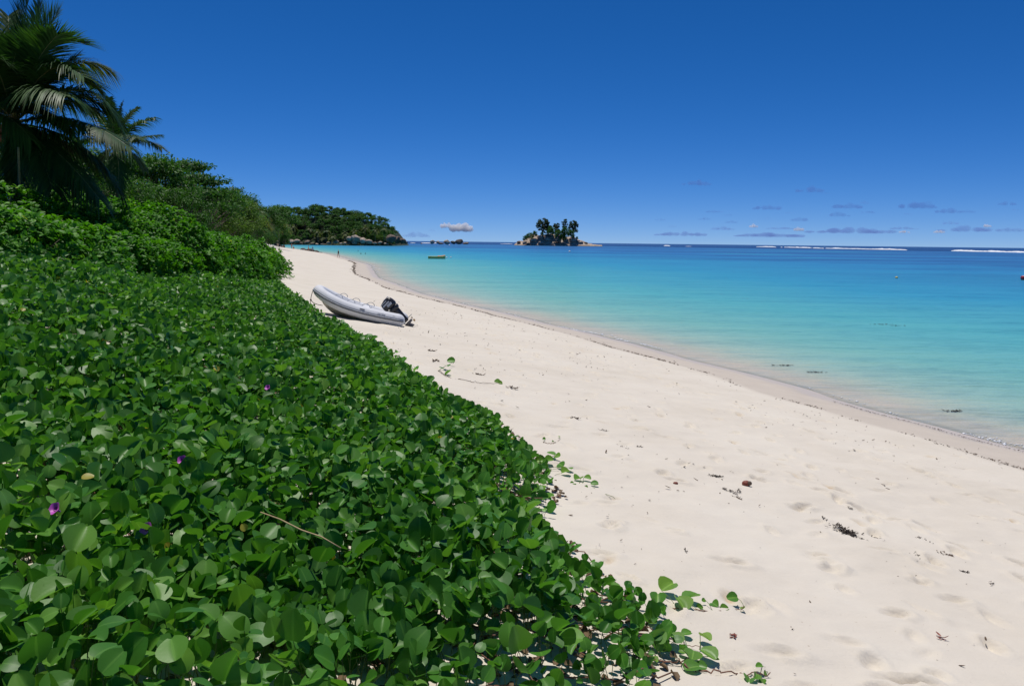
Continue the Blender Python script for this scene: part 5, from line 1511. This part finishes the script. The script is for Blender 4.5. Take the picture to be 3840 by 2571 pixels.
tx = np.linspace(.25, 1.95, 12); V = []
for x in tx:
    h = float(np.interp(x, st, hb)); z = float(np.interp(x, st, sh))
    V += [(x, h, z + .05), (x, h * .4, z + .14 + .06 * math.sin(5 * x)), (x, -h * .4, z + .15), (x, -h, z + .05)]
I = np.arange(48).reshape(12, 4)
obj('tarpaulin', V, [np.stack([I[:-1, :-1], I[1:, :-1], I[1:, 1:], I[:-1, 1:]], -1).reshape(-1, 4)], M_ORB, rb)
# red float at the edge of the picture
P = atz(3859 / 3.75, 1049 / 3.75, 0.0)
t = thing('red_float', 'dark red float half cut off by the right edge of the photo', 'float', (P[0], P[1], 0.0), (0, 0, 0))
MB().lathe([(0.02, -.15), (.70, -.15), (.86, .0), (.95, .25), (.92, .45), (.80, .52), (.02, .54)], 20).build('float_body', plain('dark_red_plastic', (0.34, 0.02, 0.02), 0.4, 0.15), t)
MB().lathe([(.02, .545), (.5, .55), (.78, .535), (.80, .50)], 20).build('pale_top', M_WHITEP, t)

# ------------------------------------------------------------------ people
M_SKIN = plain('sunlit_skin', (0.42, 0.25, 0.17), 0.55, 0.1)
M_SKINT = plain('sunburnt_skin', (0.50, 0.20, 0.11), 0.55, 0.1)
M_SKIND = plain('dark_skin', (0.10, 0.05, 0.03), 0.5, 0.1)
M_HAIRL = plain('fair_hair', (0.45, 0.36, 0.24), 0.7, 0.2, 30.0)
M_HAIRD = plain('dark_hair', (0.02, 0.015, 0.012), 0.6, 0.2, 30.0)
M_SUIT = plain('black_swimsuit', (0.012, 0.014, 0.02), 0.6, 0.2)
M_BLUE = plain('blue_cloth', (0.10, 0.28, 0.52), 0.7, 0.2)
M_ORANGE = plain('orange_cloth', (0.65, 0.20, 0.06), 0.7, 0.15)


def person(lab, P, rz, pose='stand', skin=None, hair=None, suit=None, shorts=None, scale=1.0):
    t = thing('person', lab, 'person', tuple(P), (0, 0, rz)); t.scale = (scale,) * 3
    sw = {'stand': 0.03, 'walk': 0.22, 'wade': 0.10, 'sit': 0}[pose]
    J = {'pelvis': ((0, 0, .90), .115), 'waist': ((0, 0, 1.05), .10), 'chest': ((0, .0, 1.25), .125), 'neck': ((0, 0, 1.42), .05), 'jaw': ((0, .015, 1.50), .068), 'head': ((0, .01, 1.585), .085), 'crown': ((0, 0, 1.65), .06), 'nose': ((0, .105, 1.555), .014)}
    E = [('pelvis', 'waist'), ('waist', 'chest'), ('chest', 'neck'), ('neck', 'jaw'), ('jaw', 'head'), ('head', 'crown'), ('head', 'nose')]
    for s, k in ((1, 'l'), (-1, 'r')):
        f = sw * s
        J.update({'sh' + k: ((.16 * s, 0, 1.37), .05), 'el' + k: ((.22 * s, -.03 - f * .5, 1.10), .038), 'wr' + k: ((.24 * s, .06 - f * .8, .86), .026), 'pa' + k: ((.245 * s, .07 - f * .8, .79), .03),
                  'hip' + k: ((.09 * s, 0, .84), .085), 'kn' + k: ((.095 * s, .03 + f * .7, .47), .055), 'an' + k: ((.095 * s, -.02 + f * (1 if f > 0 else 1.4), .08), .036), 'to' + k: ((.10 * s, .14 + f * 1.1, .03), .028), 'ear' + k: ((.088 * s, 0, 1.57), .013)})
        E += [('chest', 'sh' + k), ('sh' + k, 'el' + k), ('el' + k, 'wr' + k), ('wr' + k, 'pa' + k), ('pelvis', 'hip' + k), ('hip' + k, 'kn' + k), ('kn' + k, 'an' + k), ('an' + k, 'to' + k), ('head', 'ear' + k)]
        for i, (dx, ln) in enumerate(((-.026, .070), (-.009, .085), (.009, .08), (.026, .062))):
            J['fi%s%d' % (k, i)] = ((.245 * s + .004, .07 - f * .8 + dx, .79 - ln), .008); E.append(('pa' + k, 'fi%s%d' % (k, i)))
        J['th' + k] = ((.225 * s, .125 - f * .8, .775), .010); E.append(('pa' + k, 'th' + k))
    if pose == 'sit':
        for k_, (p_, r_) in list(J.items()):
            if k_[:2] in ('hi', 'kn', 'an', 'to', 'pe'): continue
            x_, y_, z_ = p_; J[k_] = ((x_, y_ - .25 * (z_ - .9), z_ - .78), r_)
        J['pelvis'] = ((0, 0, .12), .12)
        for s, k in ((1, 'l'), (-1, 'r')):
            J['hip' + k] = ((.10 * s, .04, .12), .09); J['kn' + k] = ((.13 * s, .38, .45), .058); J['an' + k] = ((.12 * s, .62, .08), .038); J['to' + k] = ((.13 * s, .78, .04), .028)
            for q_ in ('el', 'wr', 'pa', 'th') + tuple('fi'):
                pass
    bm = bmesh.new(); lay = bm.verts.layers.skin.verify(); vs = {}
    for k_, (p_, r_) in J.items():
        v = bm.verts.new(p_); v[lay].radius = (r_, r_ * (0.85 if k_ in ('chest', 'waist', 'pelvis') else 1)); vs[k_] = v
    vs['pelvis'][lay].use_root = True
    for a_, b_ in E: bm.edges.new((vs[a_], vs[b_]))
    me = bpy.data.meshes.new('body'); bm.to_mesh(me); bm.free(); me.materials.append(skin or M_SKIN)
    o = link('body', me, None, t); o.modifiers.new('skin', 'SKIN'); sb = o.modifiers.new('sub', 'SUBSURF'); sb.levels = sb.render_levels = 1
    hp = np.array(J['head'][0])
    MB().sphere(hp + [0, -.02, .025], (.098, .105, .095), 12, 9).build('hair', hair or M_HAIRD, t)
    if suit:
        b = MB(); b.tube([np.array(J[q_][0]) for q_ in ('pelvis', 'waist', 'chest')] + [np.array(J['chest'][0]) + [0, 0, .10]], [.145, .125, .15, .10], 12); b.build('swimsuit', suit, t)
    if shorts:
        b = MB(); b.tube([np.array(J['waist'][0]) - [0, 0, .04], np.array(J['pelvis'][0]), np.array(J['pelvis'][0]) - [0, 0, .10]], [.115, .145, .15], 12)
        for k in 'lr': b.tube([J['hip' + k][0], np.array(J['hip' + k][0]) * .5 + np.array(J['kn' + k][0]) * .5], [.10, .085], 10)
        b.build('shorts', shorts, t)
    return t


def seaside(px, py):
    P = onground(px, py); return P[0], P[1], max(P[2], -0.9)


W = seaside(1269.3 / 3.75, 964.5 / 3.75)
person('woman in a black swimsuit and pale hair walking along the water edge', W, rad(160), 'walk', M_SKIN, M_HAIRL, M_SUIT, None, 1.0)
for px, py, d, lab in [(1343, 941, 1.28, 'bather standing chest deep in the lagoon, farthest of three'), (1353.4, 951.5, 1.30, 'left one of the two nearer bathers in the lagoon'), (1370, 951.5, 1.30, 'right one of the two nearer bathers in the lagoon')]:
    P = atz(px / 3.75, py / 3.75, 0.0)
    person(lab, (P[0], P[1], -d * 1.0), rad(random.uniform(0, 360)), 'wade', M_SKIND, M_HAIRD, M_SUIT)
Yp = 246.0
P = at(1157 / 3.75, 946.0 / 3.75, Yp); person('sunburnt bather standing at the water edge before the black rocks', (P[0], Yp, float(ground(P[0], Yp))), rad(120), 'stand', M_SKINT, M_HAIRD, None, M_ORANGE)
P = at(1173 / 3.75, 947.3 / 3.75, Yp - 2); person('person in blue shorts wading beside the black rocks', (P[0], Yp - 2, float(ground(P[0], Yp - 2)) - .1), rad(200), 'wade', M_SKIN, M_HAIRD, M_BLUE, M_BLUE)
P = at(1094 / 3.75, 932 / 3.75, 250.0); person('person with orange shorts and sunburnt back standing at the beach end', (P[0], 250.0, float(ground(P[0], 250.0))), rad(30), 'walk', M_SKINT, M_HAIRL, None, M_ORANGE)
P = at(1101 / 3.75, 933 / 3.75, 249.0); person('person sitting on the sand in orange beside the standing one', (P[0], 249.0, float(ground(P[0], 249.0))), rad(200), 'sit', M_SKINT, M_HAIRD, M_ORANGE)
P = at(1133 / 3.75, 940.5 / 3.75, 247.0)
tw = MB(); tw.box((0, 0, 0.03), (1.7, 0.9, 0.05)); tw.box((.5, .1, .10), (.5, .5, .12))
o = tw.build('beach_towel', plain('white_towel', (0.7, 0.68, 0.66), 0.9, 0.05), None, smooth=False, loc=(P[0], 247.0, float(ground(P[0], 247.0)) + .05), rot=(0, 0, .3))
tag(o, 'pale towel spread on the sand before the black rocks', 'towel')

# ------------------------------------------------------------------ what the sea left on the sand
M_WEED = plain('dry_seaweed', (0.045, 0.032, 0.024), 0.85, 0.5, 60.0)
M_WEEDB = plain('brown_wrack', (0.10, 0.065, 0.04), 0.85, 0.45, 40.0)
M_HUSK = plain('red_brown_husk', (0.20, 0.045, 0.025), 0.6, 0.35, 40.0)
FLK_V, FLK_Q, _ = leaf_grid(np.array([0, .35, .7, 1.0]), np.array([.10, .2, .16, .05]), np.array([-1, 0, 1.0]), 0.6, -0.35)


def flakes(xy, r, size, lift=0.012):
    n = len(xy)
    al = unit(np.stack([r.normal(0, 1, n), r.normal(0, 1, n), r.normal(0, .10, n)], 1)); nr = unit(np.stack([r.normal(0, .25, n), r.normal(0, .25, n), np.ones(n)], 1))
    z = ground(xy[:, 0], xy[:, 1]) + lift * r.random(n) + 0.012
    return scatter(FLK_V, FLK_Q, np.concatenate([xy, z[:, None]], 1), frames(al, nr), size * r.uniform(.5, 1.5, n))


def zz3(x, y): return (2900 + x * .4279) / 3.75, (1900 + y * .4279) / 3.75
def zz8(x, y): return (2000 + x * .5556) / 3.75, (1700 + y * .5556) / 3.75


LG = 'dry seaweed and leaf scraps on the sand'
rl = np.random.default_rng(303)
for conv, a, b, wid, n, size, mat, lab in [
    (zz3, (575, 185), (690, 265), .075, 230, .045, M_WEED, 'biggest dark triangular clump of seaweed on the sand'), (zz3, (1260, 285), (1400, 355), .035, 120, .04, M_WEED, 'long curved dark seaweed strip right of the biggest clump'), (zz3, (880, 285), (960, 325), .04, 90, .035, M_WEED, 'dark seaweed tuft between the big clump and the curved strip'),
    (zz3, (1245, 440), (1305, 410), .035, 60, .035, M_WEED, 'small dark tuft below the curved strip'), (zz3, (1450, 420), (1565, 445), .04, 70, .04, M_TWIG, 'loose twiggy seaweed tuft to the right of the small dark tuft'), (zz3, (1240, 485), (1268, 475), .02, 30, .03, M_WEED, 'little dark scrap at a footprint'),
    (zz3, (1650, 580), (1710, 592), .015, 30, .03, M_WEED, 'thin dark scrap lowest in the seaweed group'), (zz3, (755, 285), (870, 335), .03, 45, .025, M_WEED, 'sprinkled dark crumbs left of the tuft'), (zz3, (1462, 1145), (1492, 1185), .012, 7, .06, M_HUSK, 'red brown dead leaf alone on the lower sand'),
    (zz3, (150, 1085), (180, 1125), .015, 14, .03, M_TWIG, 'small grey twig scrap low on the sand'), (zz3, (1905, 670), (1915, 705), .015, 16, .03, M_TWIG, 'brown scrap near the right edge'), (zz3, (430, 95), (465, 128), .012, 16, .03, M_WEED, 'short dark strip above the biggest clump'),
    (zz3, (660, 18), (700, 28), .015, 18, .03, M_WEED, 'dark scrap up the beach above the biggest clump'), (zz8, (1195, 158), (1265, 166), .03, 70, .04, M_WEED, 'flat dark seaweed mat left of the red husk'), (zz8, (1280, 245), (1340, 268), .02, 35, .035, M_WEED, 'dark strip below left of the red husk'),
    (zz8, (1365, 285), (1390, 250), .025, 40, .035, M_WEED, 'upright dark curl below the red husk'), (zz8, (1360, 300), (1405, 325), .02, 40, .035, M_WEEDB, 'brown tuft under the dark curl'), (zz8, (1050, 75), (1078, 85), .018, 25, .035, M_WEED, 'dark speck high left of the red husk'),
    (zz8, (1328, 1240), (1372, 1258), .012, 8, .05, M_HUSK, 'red brown curled leaf on the sand right of the runners'), (zz8, (1735, 1195), (1752, 1222), .012, 12, .03, M_TWIG, 'thin grey scrap right of the curled leaf'), (zz8, (1022, 660), (1036, 682), .01, 12, .025, M_WEED, 'tiny dark crumbs in the middle of open sand'),
    (zz8, (1335, 128), (1345, 140), .01, 10, .03, M_TWIG, 'short scrap above the red husk'), (Z4, (1440, 600), (1495, 612), .03, 30, .06, M_TWIG, 'brown scrap halfway up the open sand'), (Z4, (1840, 835), (1890, 865), .05, 40, .045, M_WEEDB, 'brown tuft with loose crumbs in the middle of the beach'),
    (Z4, (645, 235), (690, 245), .04, 24, .08, M_WEEDB, 'brown scrap near the mat edge far up the beach'), (Z4, (925, 345), (985, 358), .05, 30, .07, M_TWIG, 'grey scrap beside the tip of the dry runner'), (Z4, (2000, 848), (2030, 852), .02, 16, .04, M_WEED, 'dark scrap left of the flat seaweed mat'),
    (Z4, (1690, 700), (1730, 715), .04, 30, .03, M_WEED, 'scattered dark crumbs up the beach'), (Z4, (285, 128), (312, 118), .04, 20, .09, M_WEEDB, 'brown scrap high by the mat edge'), (Z4, (240, 36), (280, 40), .05, 20, .10, M_TWIG, 'small driftwood scrap far up the beach near the mat'),
]:
    A_, B_ = onground(*conv(*a)), onground(*conv(*b))
    t_ = rl.random(n); xy = A_[:2] + (B_ - A_)[:2] * t_[:, None] + rl.normal(0, 1, (n, 2)) * wid * np.sin(math.pi * (0.15 + 0.8 * t_))[:, None] * 0.8
    V, Q = flakes(xy, rl, size * 0.6); c = (A_ + B_) / 2
    tag(obj('seaweed_scrap' if mat in (M_WEED, M_WEEDB) else 'dead_leaf' if mat is M_HUSK else 'twig_scrap', V - c, [Q], mat, None, loc=tuple(c)), lab, 'debris', LG, 'stuff' if 'crumbs' in lab else None)
# the husk and the two sticks
c = onground(*zz8(1435, 220)); hk = thing('fruit_husk', 'round red brown fruit husk lying on the sand', 'husk', tuple(c))
MB().sphere((0, 0, .035), (.048, .038, .036), 14, 10).build('shell', M_HUSK, hk); MB().sphere((.03, -.02, .045), (.03, .03, .025), 10, 7).build('torn_flap', M_TWIG, hk)
c = onground(*zz8(960, 204)); o = MB().sphere((0, 0, .012), (.028, .02, .015), 10, 7).build('fruit_pit', M_HUSK, None, loc=tuple(c)); tag(o, 'small red brown pit left of the dark strip of seaweed', 'debris', LG)
for conv, pts, rr_, lab in [(zz8, [(1015, 133), (1045, 140), (1075, 165), (1110, 185)], .007, 'crooked dark stick left of the flat seaweed mat'), (zz3, [(880, 410), (930, 400), (970, 385)], .007, 'short straight dark stick under the seaweed tuft')]:
    Pw = np.array([onground(*conv(*q)) for q in pts]) + [0, 0, .01]; c = Pw[0].copy()
    tag(MB().tube(Pw - c, [rr_, rr_, rr_ * .8, rr_ * .5][:len(Pw)], 6).build('stick', M_TWIG, None, loc=tuple(c)), lab, 'stick')

# wrack line, crumbs and swash foam: beyond counting
ys_ = 9 + 130 * rl.random(5200) ** 2.0
clump = vnoise(ys_ * 1.3, ys_ * 0, 81); keep = rl.random(len(ys_)) < 0.42 + 0.5 * clump
ys_ = ys_[keep]; s_ = 2.42 + 0.10 * vnoise(ys_ * 0.8, ys_ * 0, 31) + rl.normal(0, .028, len(ys_)) + (rl.random(len(ys_)) < .08) * rl.normal(0, .25, len(ys_))
V, Q = flakes(np.stack([xw(ys_) - s_ / .95, ys_], 1), rl, 0.026 + 0.0011 * ys_)
tag(obj('wrack_line', V, [Q], M_WEEDB), 'thin dark line of seaweed crumbs along the last high water mark', 'seaweed', kind='stuff')
ys_ = 12.5 + 7 * rl.random(420); s_ = 0.55 + 0.12 * vnoise(ys_ * 0.9, ys_ * 0, 83) + rl.normal(0, .015, len(ys_))
V, Q = flakes(np.stack([xw(ys_) - s_ / .95, ys_], 1), rl, 0.03 * np.ones(len(ys_)))
tag(obj('wrack_line', V, [Q], M_WEEDB), 'faint second line of crumbs just above the water on the right', 'seaweed', kind='stuff')
N_ = 3600; ys_ = 2.4 + 36 * rl.random(N_) ** 1.5; s_ = 2.7 + 9.0 * rl.random(N_)
ok = (rl.random(N_) < 0.25 + 0.75 * (vnoise(ys_ * .5, s_ * .7, 85) > 0.25))
xy = np.stack([xw(ys_) - s_ / .95, ys_], 1)[ok]; ok = ~inside(xy[:, 0], xy[:, 1], POLY); xy = xy[ok]
V, Q = flakes(xy, rl, np.clip(rl.lognormal(math.log(.012), .6, len(xy)), .005, .03) * (1 + xy[:, 1] / 22))
tag(obj('sand_crumbs', V, [Q], M_WEEDB), 'tiny brown crumbs of weed and leaf strewn over the dry sand', 'debris', kind='stuff')
fb = []
for y0, y1, n_, wd in ((12.5, 16.6, 750, .26), (16.6, 22.5, 160, .10), (29.5, 37.5, 1100, .12), (37.5, 60, 500, .06), (95, 140, 500, .25)):
    y_ = rl.uniform(y0, y1, n_); e = np.sin(math.pi * (y_ - y0) / (y1 - y0)) ** .5
    o_ = (0.15 + 0.22 * vnoise(y_ * .9, y_ * 0, 87)) + np.abs(rl.normal(0, 1, n_)) * wd * e
    k_ = (vnoise(y_ * 3.1, o_ * 9, 88) > -0.15) & (rl.random(n_) < e + .1)
    fb.append(np.stack([xw(y_) + o_ / .95, y_], 1)[k_])
fb = np.concatenate(fb)
oc = np.array([(1, 0, 0), (0, 1, 0), (-1, 0, 0), (0, -1, 0), (0, 0, .4), (0, 0, -.4)], float); of = np.array([[0, 1, 4], [1, 2, 4], [2, 3, 4], [3, 0, 4], [1, 0, 5], [2, 1, 5], [3, 2, 5], [0, 3, 5]])
sz = np.clip(rl.lognormal(math.log(.011), .6, len(fb)), .004, .04) * (1 + fb[:, 1] / 60)
V, Q = scatter(oc, of, np.concatenate([fb, np.full((len(fb), 1), .008)], 1), frames(unit(np.stack([rl.normal(0, 1, len(fb)), rl.normal(0, 1, len(fb)), 0 * fb[:, 0]], 1)), np.tile([[0, 0, 1.0]], (len(fb), 1))), sz)
tag(obj('swash_foam', V, [Q], M_FOAM), 'lacy white foam where the ripples run up the sand', 'foam', kind='stuff')
# weed adrift in the shallows
for (x, y), ln, lab in [((765, 298), .42, 'dark strip of weed floating in the shallows'), ((968, 343), .26, 'smaller weed strip floating nearer the shore'), ((1885, 598), .20, 'weed tuft in the clear shallows on the right'), ((1520, 36), .55, 'dark weed patch farther out on the turquoise water'), ((1420, 28), .6, 'faint weed patch left of the darker one')]:
    c = atz((2500 + x * .5722) / 3.75, (1200 + y * .5722) / 3.75, 0.0); n_ = 26
    xy = np.stack([rl.normal(0, ln * .5, n_), rl.normal(0, ln * .08, n_)], 1)
    al = unit(np.stack([rl.normal(0, 1, n_), rl.normal(0, .4, n_), rl.normal(0, .03, n_)], 1))
    V, Q = scatter(FLK_V, FLK_Q, np.concatenate([xy, np.full((n_, 1), .012)], 1), frames(al, np.tile([[0, 0, 1.0]], (n_, 1))), .07 * rl.uniform(.6, 1.5, n_))
    tag(obj('floating_weed', V, [Q], M_WEED, None, loc=tuple(c)), lab, 'seaweed', 'weed adrift on the lagoon')
